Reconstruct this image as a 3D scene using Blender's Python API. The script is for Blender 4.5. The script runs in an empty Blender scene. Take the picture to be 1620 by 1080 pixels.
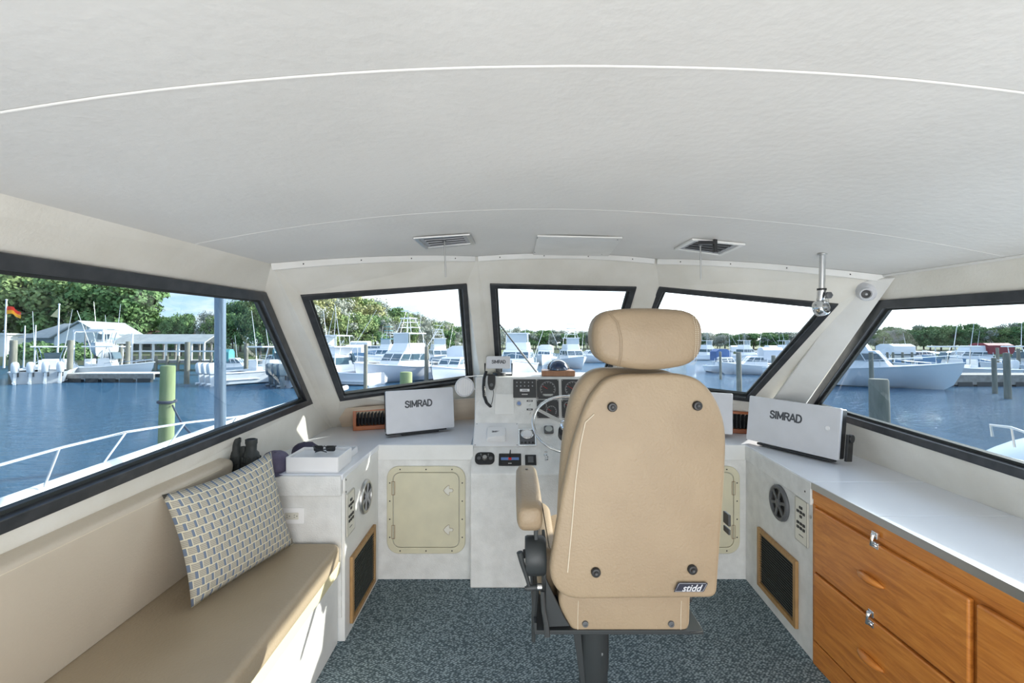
import bpy, bmesh, math, random
from mathutils import Vector, Matrix, noise
PI = math.pi
V = Vector
C = bpy.context.scene.collection
scene = bpy.context.scene
random.seed(7)

# ------------------------------------------------------------------ camera, sky, sun, lights, exposure
EYE = 1.55          # eye height above the cabin floor (m)
FP = 720.0          # focal length in photo pixels
CX, HY = 810.0, 520.0
cam_d = bpy.data.cameras.new('camera'); cam = bpy.data.objects.new('camera', cam_d); C.objects.link(cam)
cam.location = (0, 0, EYE); cam.rotation_euler = (PI/2, 0, 0)
cam_d.sensor_width = 36; cam_d.lens = FP/1620*36; cam_d.shift_y = -20/1620
cam_d.clip_start = .02; cam_d.clip_end = 2000
scene.camera = cam

SUN = V((1, .55, .515)).normalized()
EXPOSURE = 0.58
def build_world():
    w = bpy.data.worlds.new('sky'); scene.world = w; w.use_nodes = True
    nt = w.node_tree; N = nt.nodes; L = nt.links; N.clear()
    out = N.new('ShaderNodeOutputWorld'); bg = N.new('ShaderNodeBackground')
    tc = N.new('ShaderNodeTexCoord')
    sep = N.new('ShaderNodeSeparateXYZ'); L.new(tc.outputs['Generated'], sep.inputs[0])
    # blue overhead, pale at the horizon
    ramp = N.new('ShaderNodeValToRGB'); L.new(sep.outputs['Z'], ramp.inputs[0])
    e = ramp.color_ramp.elements
    e[0].position = 0; e[0].color = (.60, .78, .93, 1)
    e[1].position = .75; e[1].color = (.13, .32, .70, 1)
    m = ramp.color_ramp.elements.new(.12); m.color = (.40, .63, .90, 1)
    # clouds
    dv = N.new('ShaderNodeVectorMath'); dv.operation = 'DIVIDE'; L.new(tc.outputs['Generated'], dv.inputs[0])
    zz = N.new('ShaderNodeMath'); zz.operation = 'ADD'; zz.inputs[1].default_value = .25; L.new(sep.outputs['Z'], zz.inputs[0])
    cb = N.new('ShaderNodeCombineXYZ'); 
    for i in range(3): L.new(zz.outputs[0], cb.inputs[i])
    L.new(cb.outputs[0], dv.inputs[1])
    ns = N.new('ShaderNodeTexNoise'); ns.inputs['Scale'].default_value = 2.1; ns.inputs['Detail'].default_value = 8; ns.inputs['Roughness'].default_value = .58
    L.new(dv.outputs[0], ns.inputs['Vector'])
    cr = N.new('ShaderNodeValToRGB'); L.new(ns.outputs['Fac'], cr.inputs[0])
    cr.color_ramp.elements[0].position = .46; cr.color_ramp.elements[0].color = (0, 0, 0, 1)
    cr.color_ramp.elements[1].position = .64; cr.color_ramp.elements[1].color = (1, 1, 1, 1)
    mx = N.new('ShaderNodeMix'); mx.data_type = 'RGBA'; L.new(cr.outputs['Color'], mx.inputs[0])
    L.new(ramp.outputs['Color'], mx.inputs[6]); mx.inputs[7].default_value = (.95, .97, 1.0, 1)
    # brightening of hazy air round the sun
    dt = N.new('ShaderNodeVectorMath'); dt.operation = 'DOT_PRODUCT'; L.new(tc.outputs['Generated'], dt.inputs[0]); dt.inputs[1].default_value = SUN
    mp = N.new('ShaderNodeMapRange'); mp.inputs[1].default_value = .15; mp.inputs[2].default_value = 1; mp.inputs[3].default_value = 0; mp.inputs[4].default_value = 1
    L.new(dt.outputs['Value'], mp.inputs[0])
    pw = N.new('ShaderNodeMath'); pw.operation = 'POWER'; pw.inputs[1].default_value = 1.6; L.new(mp.outputs[0], pw.inputs[0])
    ad = N.new('ShaderNodeMix'); ad.data_type = 'RGBA'; ad.blend_type = 'ADD'; ad.inputs[0].default_value = 1
    gl = N.new('ShaderNodeMix'); gl.data_type = 'RGBA'; gl.inputs[6].default_value = (0, 0, 0, 1); gl.inputs[7].default_value = (2.3, 2.25, 2.15, 1)
    L.new(pw.outputs[0], gl.inputs[0]); L.new(mx.outputs[2], ad.inputs[6]); L.new(gl.outputs[2], ad.inputs[7])
    L.new(ad.outputs[2], bg.inputs[0]); bg.inputs[1].default_value = 1.12
    L.new(bg.outputs[0], out.inputs[0])
build_world()
sl = bpy.data.lights.new('sun', 'SUN'); so = bpy.data.objects.new('sun', sl); C.objects.link(so)
sl.energy = 6.0; sl.color = (1, .955, .87); sl.angle = math.radians(.6)
so.rotation_euler = SUN.to_track_quat('Z', 'Y').to_euler(); so.location = SUN*60
def area(name, loc, target, sx, sy, energy, color=(1, 1, 1)):
    l = bpy.data.lights.new(name, 'AREA'); l.shape = 'RECTANGLE'; l.size = sx; l.size_y = sy; l.energy = energy; l.color = color
    o = bpy.data.objects.new(name, l); C.objects.link(o); o.location = loc
    o.rotation_euler = (V(loc)-V(target)).to_track_quat('Z', 'Y').to_euler(); return o
area('aft_fill', (.3, -1.15, 1.0), (.3, 3, .95), 2.4, 1.5, 37, (1, .985, .96))  # added fill lamp behind the camera that brightens the whole cabin
area('ceiling_fill', (.3, -.55, .12), (.3, .7, 1.9), 2.0, .9, 14.5, (1, .985, .96))  # added fill lamp near the floor, aimed up to brighten the ceiling
vs = scene.view_settings
vs.view_transform = 'Standard'; vs.look = 'None'; vs.exposure = EXPOSURE; vs.gamma = 1; vs.use_curve_mapping = False
scene.cycles.use_denoising = True
scene.cycles.max_bounces = 10; scene.cycles.transparent_max_bounces = 24; scene.cycles.diffuse_bounces = 6
scene.cycles.sample_clamp_indirect = 6

# ------------------------------------------------------------------ materials
def mat(name, col, rough=.5, metal=0, col2=None, nscale=8, bump=0, bscale=60, spec=.5, emit=None, detail=4, stretch=None, coat=0):
    m = bpy.data.materials.new(name); m.use_nodes = True
    nt = m.node_tree; N = nt.nodes; L = nt.links; p = N['Principled BSDF']
    p.inputs['Base Color'].default_value = (*col, 1); p.inputs['Roughness'].default_value = rough
    p.inputs['Metallic'].default_value = metal; p.inputs['Specular IOR Level'].default_value = spec
    if coat: p.inputs['Coat Weight'].default_value = coat; p.inputs['Coat Roughness'].default_value = .12
    vec = None
    if col2 is not None or bump:
        tc = N.new('ShaderNodeTexCoord'); mp = N.new('ShaderNodeMapping'); L.new(tc.outputs['Object'], mp.inputs[0])
        if stretch: mp.inputs['Scale'].default_value = stretch
        vec = mp.outputs[0]
    if col2 is not None:
        n = N.new('ShaderNodeTexNoise'); n.inputs['Scale'].default_value = nscale; n.inputs['Detail'].default_value = detail; L.new(vec, n.inputs['Vector'])
        r = N.new('ShaderNodeValToRGB'); r.color_ramp.elements[0].position = .35; r.color_ramp.elements[1].position = .68
        r.color_ramp.elements[0].color = (*col, 1); r.color_ramp.elements[1].color = (*col2, 1)
        L.new(n.outputs['Fac'], r.inputs[0]); L.new(r.outputs[0], p.inputs['Base Color'])
    if bump:
        n2 = N.new('ShaderNodeTexNoise'); n2.inputs['Scale'].default_value = bscale; n2.inputs['Detail'].default_value = 3; L.new(vec, n2.inputs['Vector'])
        b = N.new('ShaderNodeBump'); b.inputs['Strength'].default_value = bump; b.inputs['Distance'].default_value = .004
        L.new(n2.outputs['Fac'], b.inputs['Height']); L.new(b.outputs[0], p.inputs['Normal'])
    if emit:
        p.inputs['Emission Color'].default_value = (*col, 1); p.inputs['Emission Strength'].default_value = emit
    return m
M = {}
M['headliner'] = mat('white_vinyl_headliner', (.72, .715, .695), .6, col2=(.66, .655, .635), nscale=2.2, bump=.35, bscale=45)
M['welt'] = mat('vinyl_welt', (.74, .735, .71), .5)
M['wall'] = mat('cream_wall_paint', (.76, .745, .69), .55, col2=(.69, .67, .605), nscale=5, bump=.3, bscale=90)
M['wallw'] = mat('white_gelcoat', (.76, .76, .74), .35, col2=(.70, .70, .675), nscale=7, bump=.12, bscale=120)
M['gelrough'] = mat('textured_white_gelcoat', (.74, .74, .72), .5, col2=(.64, .64, .62), nscale=14, bump=.5, bscale=160)
M['laminate'] = mat('white_laminate', (.74, .76, .80), .22, col2=(.71, .73, .775), nscale=3)
M['beige_lam'] = mat('beige_dash_panel', (.70, .59, .46), .5, col2=(.64, .53, .41), nscale=3, stretch=(1, 1, 12))
M['hatch'] = mat('beige_hatch_plastic', (.64, .60, .44), .42, col2=(.585, .55, .41), nscale=9, bump=.08)
M['ivory'] = mat('ivory_plastic', (.68, .66, .58), .4)
M['whitep'] = mat('white_plastic', (.76, .76, .76), .35, col2=(.73, .73, .735), nscale=10)
M['cover'] = mat('light_grey_cover_plastic', (.60, .61, .64), .4, col2=(.565, .575, .60), nscale=9, bump=.06)
M['black'] = mat('black_plastic', (.018, .019, .02), .38)
M['blackm'] = mat('black_painted_metal', (.035, .04, .042), .45, spec=.4)
M['rubber'] = mat('black_rubber', (.025, .03, .03), .6, bump=.3, bscale=300)
M['frame'] = mat('black_window_frame', (.025, .028, .032), .32, col2=(.045, .048, .053), nscale=20)
M['chrome'] = mat('polished_steel', (.78, .79, .80), .12, 1)
M['steel'] = mat('brushed_steel', (.55, .55, .54), .35, 1)
M['shadeblack'] = mat('recess_shade_black', (.02, .022, .024), .8)  # near-black that paints the shade inside vents, grilles and slatted boxes
M['greyp'] = mat('grey_plastic', (.10, .105, .11), .45)
M['midgrey'] = mat('mid_grey_plastic', (.34, .35, .37), .45)
M['leather'] = mat('tan_leather', (.355, .272, .178), .45, col2=(.315, .238, .155), nscale=4.5, bump=.45, bscale=120, spec=.4)
M['leather2'] = mat('tan_leather_headrest', (.34, .258, .168), .45, col2=(.295, .222, .145), nscale=6, bump=.45, bscale=120, spec=.4)
M['stitch'] = mat('stitching_thread', (.30, .22, .14), .8)
M['stitchl'] = mat('pale_stitching_thread', (.68, .60, .47), .8)
M['vinyl'] = mat('beige_bench_vinyl', (.39, .315, .22), .42, col2=(.36, .29, .20), nscale=3, bump=.3, bscale=110, spec=.4)
M['vinylb'] = mat('beige_backrest_vinyl', (.56, .49, .395), .42, col2=(.52, .455, .365), nscale=3, bump=.25, bscale=110, spec=.4)
M['ink'] = mat('dark_ink', (.06, .065, .075), .6)
M['inkwhite'] = mat('white_ink', (.75, .75, .75), .6)
M['inkred'] = mat('red_ink', (.6, .03, .02), .5)
M['inkblue'] = mat('blue_ink', (.05, .22, .5), .5)
M['paper'] = mat('grey_display', (.42, .44, .42), .4)
M['bluebutton'] = mat('blue_button', (.13, .22, .45), .4)
M['compass'] = mat('blue_black_compass_dome', (.01, .03, .09), .08, coat=1)
M['capcloth'] = mat('purple_grey_cotton', (.13, .115, .18), .85, col2=(.10, .09, .145), nscale=20, bump=.4, bscale=300)
M['capdark'] = mat('dark_navy_cotton', (.05, .045, .08), .85, bump=.3, bscale=300)
M['gauge'] = mat('gauge_face', (.03, .032, .034), .35)
M['screw'] = mat('dark_screw', (.05, .05, .05), .4, .6)
M['patch'] = mat('navy_patch', (.015, .018, .035), .6)
M['piling'] = mat('weathered_piling', (.27, .25, .20), .9, col2=(.17, .17, .13), nscale=3, bump=.6, bscale=12, stretch=(3, 3, .4))
M['pilinggreen'] = mat('green_treated_piling', (.27, .32, .16), .85, col2=(.20, .25, .11), nscale=3, bump=.6, bscale=12, stretch=(3, 3, .4))
M['dockwood'] = mat('grey_dock_wood', (.33, .31, .28), .9, col2=(.24, .22, .19), nscale=5)
M['docklight'] = mat('pale_dock_boards', (.62, .60, .55), .85, col2=(.52, .50, .45), nscale=5)
M['bwhite'] = mat('white_boat_gelcoat', (.80, .81, .82), .25, coat=.3)
M['bhull'] = mat('pale_grey_hull', (.66, .69, .74), .25, coat=.3)
M['bblue'] = mat('pale_blue_hull', (.30, .45, .62), .3)
M['bred'] = mat('dark_red_canvas', (.25, .03, .04), .7)
M['bteal'] = mat('teal_canvas', (.08, .30, .33), .7)
M['bnavy'] = mat('blue_canvas', (.06, .13, .30), .7)
M['bglass'] = mat('boat_window_tint', (.06, .11, .14), .08, coat=.5)
M['mwhite'] = mat('white_cowling', (.78, .79, .80), .2, coat=.5)
M['mgrey'] = mat('slate_cowling', (.10, .14, .17), .2, coat=.5)
M['bwhite_out'] = mat('white_outer_gelcoat', (.80, .80, .79), .4)
M['deck'] = mat('white_deck', (.80, .80, .79), .5)
M['pole'] = mat('grey_blue_pole', (.20, .26, .33), .25, .4)
M['roofgrey'] = mat('pale_shingle_roof', (.45, .46, .44), .85, col2=(.38, .39, .37), nscale=2)
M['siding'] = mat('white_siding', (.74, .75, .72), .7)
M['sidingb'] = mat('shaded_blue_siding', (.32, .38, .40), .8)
M['trunk'] = mat('bark', (.13, .11, .09), .9)
M['palebark'] = mat('pale_bark', (.42, .38, .33), .9)
M['rope'] = mat('dark_rope', (.05, .06, .09), .8)
M['flagy'] = mat('pale_yellow_flag', (.80, .66, .34), .8)
M['flagr'] = mat('red_flag', (.75, .10, .05), .8)
M['flago'] = mat('orange_yellow_flag', (.85, .50, .05), .8)
M['ypaint'] = mat('yellow_plastic', (.8, .6, .1), .5)

def leafmat(name, a, b):
    m = mat(name, a, .8, col2=b, nscale=.9, detail=6, spec=.2)
    return m
M['leaf1'] = leafmat('olive_leaves', (.17, .25, .09), (.32, .38, .15))
M['leaf2'] = leafmat('dark_green_leaves', (.10, .19, .07), (.20, .30, .11))
M['leaf3'] = leafmat('grey_green_leaves', (.29, .31, .25), (.45, .46, .38))
M['leaf4'] = leafmat('autumn_leaves', (.26, .27, .12), (.38, .38, .17))

def teak():
    m = bpy.data.materials.new('varnished_teak'); m.use_nodes = True
    nt = m.node_tree; N = nt.nodes; L = nt.links; p = N['Principled BSDF']
    tc = N.new('ShaderNodeTexCoord'); mp = N.new('ShaderNodeMapping'); L.new(tc.outputs['Object'], mp.inputs[0])
    mp.inputs['Scale'].default_value = (4, 1.0, 9)
    n = N.new('ShaderNodeTexNoise'); n.inputs['Scale'].default_value = 5; n.inputs['Detail'].default_value = 10; n.inputs['Roughness'].default_value = .65; n.inputs['Distortion'].default_value = .8
    L.new(mp.outputs[0], n.inputs['Vector'])
    r = N.new('ShaderNodeValToRGB'); e = r.color_ramp.elements
    e[0].position = .3; e[0].color = (.36, .115, .018, 1); e[1].position = .72; e[1].color = (.66, .27, .05, 1)
    k = e.new(.5); k.color = (.52, .185, .03, 1)
    L.new(n.outputs['Fac'], r.inputs[0]); L.new(r.outputs[0], p.inputs['Base Color'])
    p.inputs['Roughness'].default_value = .38; p.inputs['Coat Weight'].default_value = .3; p.inputs['Coat Roughness'].default_value = .2
    return m
M['teak'] = teak()
M['oak'] = mat('light_oak_trim', (.42, .25, .10), .5, col2=(.32, .18, .07), nscale=14, stretch=(1, 6, 1))
M['redwood'] = mat('red_teak', (.42, .13, .04), .4, col2=(.30, .085, .03), nscale=12)
M['walnut'] = mat('brown_wood_block', (.35, .17, .085), .45, col2=(.26, .12, .06), nscale=14, stretch=(8, 1, 1))

def carpet():
    m = bpy.data.materials.new('blue_grey_carpet'); m.use_nodes = True
    nt = m.node_tree; N = nt.nodes; L = nt.links; p = N['Principled BSDF']
    tc = N.new('ShaderNodeTexCoord'); mp = N.new('ShaderNodeMapping'); mp.inputs['Rotation'].default_value = (0, 0, math.radians(35)); L.new(tc.outputs['Object'], mp.inputs[0])
    mp.inputs['Scale'].default_value = (76, 110, 76)
    v = N.new('ShaderNodeTexVoronoi'); v.inputs['Scale'].default_value = 1; v.inputs['Randomness'].default_value = .55; L.new(mp.outputs[0], v.inputs['Vector'])
    r = N.new('ShaderNodeValToRGB'); e = r.color_ramp.elements
    e[0].position = .15; e[0].color = (.36, .44, .47, 1); e[1].position = .62; e[1].color = (.075, .105, .12, 1)
    L.new(v.outputs['Distance'], r.inputs[0])
    n = N.new('ShaderNodeTexNoise'); n.inputs['Scale'].default_value = 2.5; n.inputs['Detail'].default_value = 5; L.new(tc.outputs['Object'], n.inputs['Vector'])
    mr = N.new('ShaderNodeMapRange'); mr.inputs[3].default_value = .75; mr.inputs[4].default_value = 1.2; L.new(n.outputs['Fac'], mr.inputs[0])
    mu = N.new('ShaderNodeVectorMath'); mu.operation = 'SCALE'; L.new(r.outputs[0], mu.inputs[0]); L.new(mr.outputs[0], mu.inputs['Scale'])
    L.new(mu.outputs[0], p.inputs['Base Color']); p.inputs['Roughness'].default_value = .95; p.inputs['Specular IOR Level'].default_value = .1
    b = N.new('ShaderNodeBump'); b.invert = True; b.inputs['Strength'].default_value = .8; b.inputs['Distance'].default_value = .004
    L.new(v.outputs['Distance'], b.inputs['Height']); L.new(b.outputs[0], p.inputs['Normal'])
    return m
M['carpet'] = carpet()

def glass(name='window_glass', tint=(.93, .97, .97), base=.04):
    m = bpy.data.materials.new(name); m.use_nodes = True
    nt = m.node_tree; N = nt.nodes; L = nt.links; N.clear()
    o = N.new('ShaderNodeOutputMaterial'); t = N.new('ShaderNodeBsdfTransparent'); t.inputs[0].default_value = (*tint, 1)
    g = N.new('ShaderNodeBsdfGlossy'); g.inputs['Roughness'].default_value = .01
    lw = N.new('ShaderNodeLayerWeight'); lw.inputs['Blend'].default_value = .5
    p = N.new('ShaderNodeMath'); p.operation = 'POWER'; p.inputs[1].default_value = 5; L.new(lw.outputs['Facing'], p.inputs[0])
    a = N.new('ShaderNodeMath'); a.operation = 'MULTIPLY_ADD'; a.inputs[1].default_value = .6; a.inputs[2].default_value = base; L.new(p.outputs[0], a.inputs[0])
    mx = N.new('ShaderNodeMixShader'); L.new(a.outputs[0], mx.inputs[0]); L.new(t.outputs[0], mx.inputs[1]); L.new(g.outputs[0], mx.inputs[2])
    L.new(mx.outputs[0], o.inputs[0]); return m
M['glass'] = glass()
M['glasstint'] = glass('tinted_side_glass', (.66, .74, .77), .05)

def water():
    m = bpy.data.materials.new('harbour_water'); m.use_nodes = True
    nt = m.node_tree; N = nt.nodes; L = nt.links; p = N['Principled BSDF']
    p.inputs['Base Color'].default_value = (.03, .145, .27, 1); p.inputs['Roughness'].default_value = .07; p.inputs['Specular IOR Level'].default_value = .5
    tc = N.new('ShaderNodeTexCoord'); mp = N.new('ShaderNodeMapping'); mp.inputs['Scale'].default_value = (.8, 1.7, 1); L.new(tc.outputs['Object'], mp.inputs[0])
    n = N.new('ShaderNodeTexNoise'); n.inputs['Scale'].default_value = 1.5; n.inputs['Detail'].default_value = 8; n.inputs['Roughness'].default_value = .66; L.new(mp.outputs[0], n.inputs['Vector'])
    b = N.new('ShaderNodeBump'); b.inputs['Strength'].default_value = 1; b.inputs['Distance'].default_value = .55
    L.new(n.outputs['Fac'], b.inputs['Height']); L.new(b.outputs[0], p.inputs['Normal'])
    return m
M['water'] = water()

def pillowmat():
    m = bpy.data.materials.new('woven_pillow_fabric'); m.use_nodes = True
    nt = m.node_tree; N = nt.nodes; L = nt.links; p = N['Principled BSDF']
    uv = N.new('ShaderNodeUVMap'); s = N.new('ShaderNodeSeparateXYZ'); L.new(uv.outputs[0], s.inputs[0])
    def mth(op, a, b=None):
        n = N.new('ShaderNodeMath'); n.operation = op
        for i, x in enumerate((a, b)):
            if x is None: continue
            if isinstance(x, (int, float)): n.inputs[i].default_value = x
            else: L.new(x, n.inputs[i])
        return n.outputs[0]
    u = mth('MULTIPLY', s.outputs[0], 15); v = mth('MULTIPLY', s.outputs[1], 14)
    row = mth('FLOOR', v); odd = mth('MULTIPLY', mth('MODULO', row, 2), .5)
    fu = mth('FRACT', mth('ADD', u, odd)); fv = mth('FRACT', v)
    def mixc(f, a, b):
        n = N.new('ShaderNodeMix'); n.data_type = 'RGBA'; L.new(f, n.inputs[0])
        for i, x in ((6, a), (7, b)):
            if isinstance(x, tuple): n.inputs[i].default_value = (*x, 1)
            else: L.new(x, n.inputs[i])
        return n.outputs[2]
    fine = mth('GREATER_THAN', mth('FRACT', mth('MULTIPLY', v, 5)), .5)
    body = mixc(fine, (.27, .255, .21), (.50, .47, .39))
    c1 = mixc(mth('LESS_THAN', fu, .27), body, (.145, .19, .27))
    c2 = mixc(mth('LESS_THAN', fv, .10), c1, (.66, .62, .46))
    edge = mth('LESS_THAN', mth('ABSOLUTE', mth('SUBTRACT', fu, .29)), .04)
    c3 = mixc(edge, c2, (.64, .60, .46))
    L.new(c3, p.inputs['Base Color']); p.inputs['Roughness'].default_value = .9
    b = N.new('ShaderNodeBump'); b.inputs['Strength'].default_value = .35; b.inputs['Distance'].default_value = .003; L.new(fv, b.inputs['Height']); L.new(b.outputs[0], p.inputs['Normal'])
    return m
M['pillow'] = pillowmat()

# ------------------------------------------------------------------ helpers
def at(px, py, Y):                  # the point at distance Y ahead that the photograph shows at px, py
    return V(((px-CX)/FP*Y, Y, EYE-(py-HY)/FP*Y))
def ray(px, py): return V(((px-CX)/FP, 1, -(py-HY)/FP))
def hit(px, py, p0, n):             # the same on a plane
    d = ray(px, py); E = V((0, 0, EYE)); t = (p0-E).dot(n)/d.dot(n); return E+d*t
def frame_m(o, u, v):
    u = V(u).normalized(); v = V(v); v = (v-u*v.dot(u)).normalized(); n = u.cross(v)
    m = Matrix((u, v, n)).transposed().to_4x4(); m.translation = V(o); return m
def along(p0, p1):
    d = V(p1)-V(p0); q = d.to_track_quat('Z', 'Y').to_matrix().to_4x4(); q.translation = V(p0); return q, d.length

class B:
    """collects shapes into ONE mesh"""
    def __init__(s): s.bm = bmesh.new()
    def face(s, pts):
        vs_ = [s.bm.verts.new(V(p)) for p in pts]
        return s.bm.faces.new(vs_)
    def box(s, c, d, m=None):
        m = m or Matrix(); c = V(c); vs_ = []
        for z in (-.5, .5):
            for x, y in ((-.5, -.5), (.5, -.5), (.5, .5), (-.5, .5)):
                vs_.append(s.bm.verts.new(m @ (c+V((x*d[0], y*d[1], z*d[2])))))
        for f in ((3, 2, 1, 0), (4, 5, 6, 7), (0, 1, 5, 4), (1, 2, 6, 5), (2, 3, 7, 6), (3, 0, 4, 7)):
            s.bm.faces.new([vs_[i] for i in f])
        return s
    def box2(s, a, b): return s.box([(a[i]+b[i])/2 for i in range(3)], [abs(b[i]-a[i]) for i in range(3)])
    def prism(s, pts, vec):         # polygon pushed along vec
        vec = V(vec); a = [s.bm.verts.new(V(p)) for p in pts]; b = [s.bm.verts.new(V(p)+vec) for p in pts]; n = len(a)
        s.bm.faces.new(a[::-1]); s.bm.faces.new(b)
        for i in range(n): s.bm.faces.new((a[i], a[(i+1) % n], b[(i+1) % n], b[i]))
        return s
    def ring(s, outer, inner, vec): # frame between two loops, pushed along vec
        vec = V(vec); n = len(outer)
        L = [[s.bm.verts.new(V(p)+o) for p in q] for q in (outer, inner) for o in (V(), vec)]
        for i in range(n):
            j = (i+1) % n
            s.bm.faces.new((L[0][i], L[0][j], L[2][j], L[2][i])); s.bm.faces.new((L[1][j], L[1][i], L[3][i], L[3][j]))
            s.bm.faces.new((L[0][j], L[0][i], L[1][i], L[1][j])); s.bm.faces.new((L[2][i], L[2][j], L[3][j], L[3][i]))
        return s
    def lathe(s, prof, m=None, seg=20, caps=True):
        m = m or Matrix(); rings = []
        for r, h in prof:
            if r < 1e-6: rings.append([s.bm.verts.new(m @ V((0, 0, h)))])
            else: rings.append([s.bm.verts.new(m @ V((r*math.cos(2*PI*k/seg), r*math.sin(2*PI*k/seg), h))) for k in range(seg)])
        for a, b in zip(rings, rings[1:]):
            for k in range(seg):
                j = (k+1) % seg
                if len(a) == 1 and len(b) == 1: continue
                if len(a) == 1: s.bm.faces.new((a[0], b[j], b[k]))
                elif len(b) == 1: s.bm.faces.new((a[k], a[j], b[0]))
                else: s.bm.faces.new((a[k], a[j], b[j], b[k]))
        if caps:
            if len(rings[0]) > 1: s.bm.faces.new(rings[0][::-1])
            if len(rings[-1]) > 1: s.bm.faces.new(rings[-1])
        return s
    def cyl(s, p0, p1, r, r1=None, seg=14):
        m, l = along(p0, p1); return s.lathe([(r, 0), (r if r1 is None else r1, l)], m, seg)
    def tube(s, pts, r, seg=10, closed=False):
        pts = [V(p) for p in pts]; n = len(pts); rings = []; prev = None
        for i, p in enumerate(pts):
            if closed: t = (pts[(i+1) % n]-pts[i-1])
            else: t = pts[min(i+1, n-1)]-pts[max(i-1, 0)]
            t.normalize()
            if prev is None:
                a = V((0, 0, 1)) if abs(t.z) < .9 else V((1, 0, 0)); prev = (a-t*a.dot(t)).normalized()
            else: prev = (prev-t*prev.dot(t)).normalized()
            b = t.cross(prev); rr = r[i] if isinstance(r, (list, tuple)) else r
            rings.append([s.bm.verts.new(p+prev*rr*math.cos(2*PI*k/seg)+b*rr*math.sin(2*PI*k/seg)) for k in range(seg)])
        for i in range(n if closed else n-1):
            a, b = rings[i], rings[(i+1) % n]
            for k in range(seg): s.bm.faces.new((a[k], a[(k+1) % seg], b[(k+1) % seg], b[k]))
        if not closed: s.bm.faces.new(rings[0][::-1]); s.bm.faces.new(rings[-1])
        return s
    def loft(s, secs, cap=True, closed=True):
        R = [[s.bm.verts.new(V(p)) for p in q] for q in secs]; n = len(R[0])
        for a, b in zip(R, R[1:]):
            for k in range(n if closed else n-1): s.bm.faces.new((a[k], a[(k+1) % n], b[(k+1) % n], b[k]))
        if cap: s.bm.faces.new(R[0][::-1]); s.bm.faces.new(R[-1])
        return s
    def blob(s, c, r, m=None, seg=12):
        m = m or Matrix(); c = V(c); r = V(r) if not isinstance(r, (int, float)) else V((r, r, r))
        mm = m @ Matrix.Translation(c) @ Matrix.Diagonal((*r, 1))
        return s.lathe([(math.sin(PI*k/(seg//2)), -math.cos(PI*k/(seg//2))) for k in range(seg//2+1)], mm, seg)

def basis(o):                       # world matrix of an unrendered tree
    m = o.matrix_basis.copy()
    if o.parent: m = basis(o.parent) @ o.matrix_parent_inverse @ m
    return m
def obj(name, b, m, parent=None, bevel=0, seg=2, world=True, smooth=True, sub=0, angle=38, kind=None, label=None):
    """links the collected shapes as one mesh object; world coordinates unless world=False"""
    bm = b.bm
    bmesh.ops.recalc_face_normals(bm, faces=bm.faces)
    me = bpy.data.meshes.new(name)
    if parent is not None and world:
        bm.transform(basis(parent).inverted())
    bm.to_mesh(me); bm.free()
    if m is not None: me.materials.append(M[m] if isinstance(m, str) else m)
    if smooth:
        me.polygons.foreach_set('use_smooth', [True]*len(me.polygons))
        me.set_sharp_from_angle(angle=math.radians(angle))
    o = bpy.data.objects.new(name, me); C.objects.link(o)
    if parent is not None: o.parent = parent
    if bevel:
        k = o.modifiers.new('bevel', 'BEVEL'); k.width = bevel; k.segments = seg; k.limit_method = 'ANGLE'; k.angle_limit = math.radians(40); k.harden_normals = True
    if sub:
        k = o.modifiers.new('sub', 'SUBSURF'); k.levels = sub; k.render_levels = sub
    if kind: o['kind'] = kind
    if label: o['label'] = label
    return o
def thing(name, label=None, cat=None, m=None, group=None, kind=None):
    o = bpy.data.objects.new(name, None); C.objects.link(o); o.empty_display_size = .1
    if m is not None: o.matrix_basis = m if isinstance(m, Matrix) else Matrix.Translation(V(m))
    return tag(o, label, cat, group, kind)
def tag(o, label=None, cat=None, group=None, kind=None):
    for k, v in (('label', label), ('category', cat), ('group', group), ('kind', kind)):
        if v: o[k] = v
    return o
def dup(src, m=None, label=None, group=None, parent=None):
    c = src.copy(); C.objects.link(c)
    if parent is not None: c.parent = parent
    if m is not None: c.matrix_basis = m
    if label: c['label'] = label
    if group: c['group'] = group
    for ch in [x for x in bpy.data.objects if x.parent == src]:
        dup(ch, parent=c)
    return c
def link_copy(o, m, parent=None):
    c = o.copy(); C.objects.link(c); c.matrix_basis = m
    if parent is not None: c.parent = parent
    return c
def text(name, s, size, m, mt, parent=None, ext=.0006, offset=0, shear=0, align='CENTER'):
    cu = bpy.data.curves.new(name, 'FONT'); cu.body = s; cu.size = size; cu.extrude = ext; cu.offset = offset; cu.shear = shear
    cu.align_x = align; cu.align_y = 'CENTER'; cu.resolution_u = 3
    t = bpy.data.objects.new('t', cu); C.objects.link(t)
    me = bpy.data.meshes.new_from_object(t.evaluated_get(bpy.context.evaluated_depsgraph_get()))
    bpy.data.objects.remove(t); me.name = name; me.materials.clear(); me.materials.append(M[mt])
    o = bpy.data.objects.new(name, me); C.objects.link(o)
    if parent is not None: o.parent = parent; o.matrix_basis = basis(parent).inverted() @ m
    else: o.matrix_basis = m
    return o
def marks(n_, size, m, mt, parent):      # small print too fine to read: a row of little bars
    b = B()
    for k in range(n_): b.box(((k-(n_-1)/2)*size*.62, 0, 0), (size*.42, size*.55, .0005), m)
    return obj('small_print', b, mt, parent, smooth=False)
def rrect(w, h, r, n=5, cx=0, cy=0):        # rounded rectangle outline in 2-D
    out = []
    for qx, qy, a0 in ((1, 1, 0), (-1, 1, PI/2), (-1, -1, PI), (1, -1, 1.5*PI)):
        for k in range(n+1):
            a = a0+PI/2*k/n
            out.append((cx+qx*(w/2-r)+r*math.cos(a), cy+qy*(h/2-r)+r*math.sin(a)))
    return out
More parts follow.
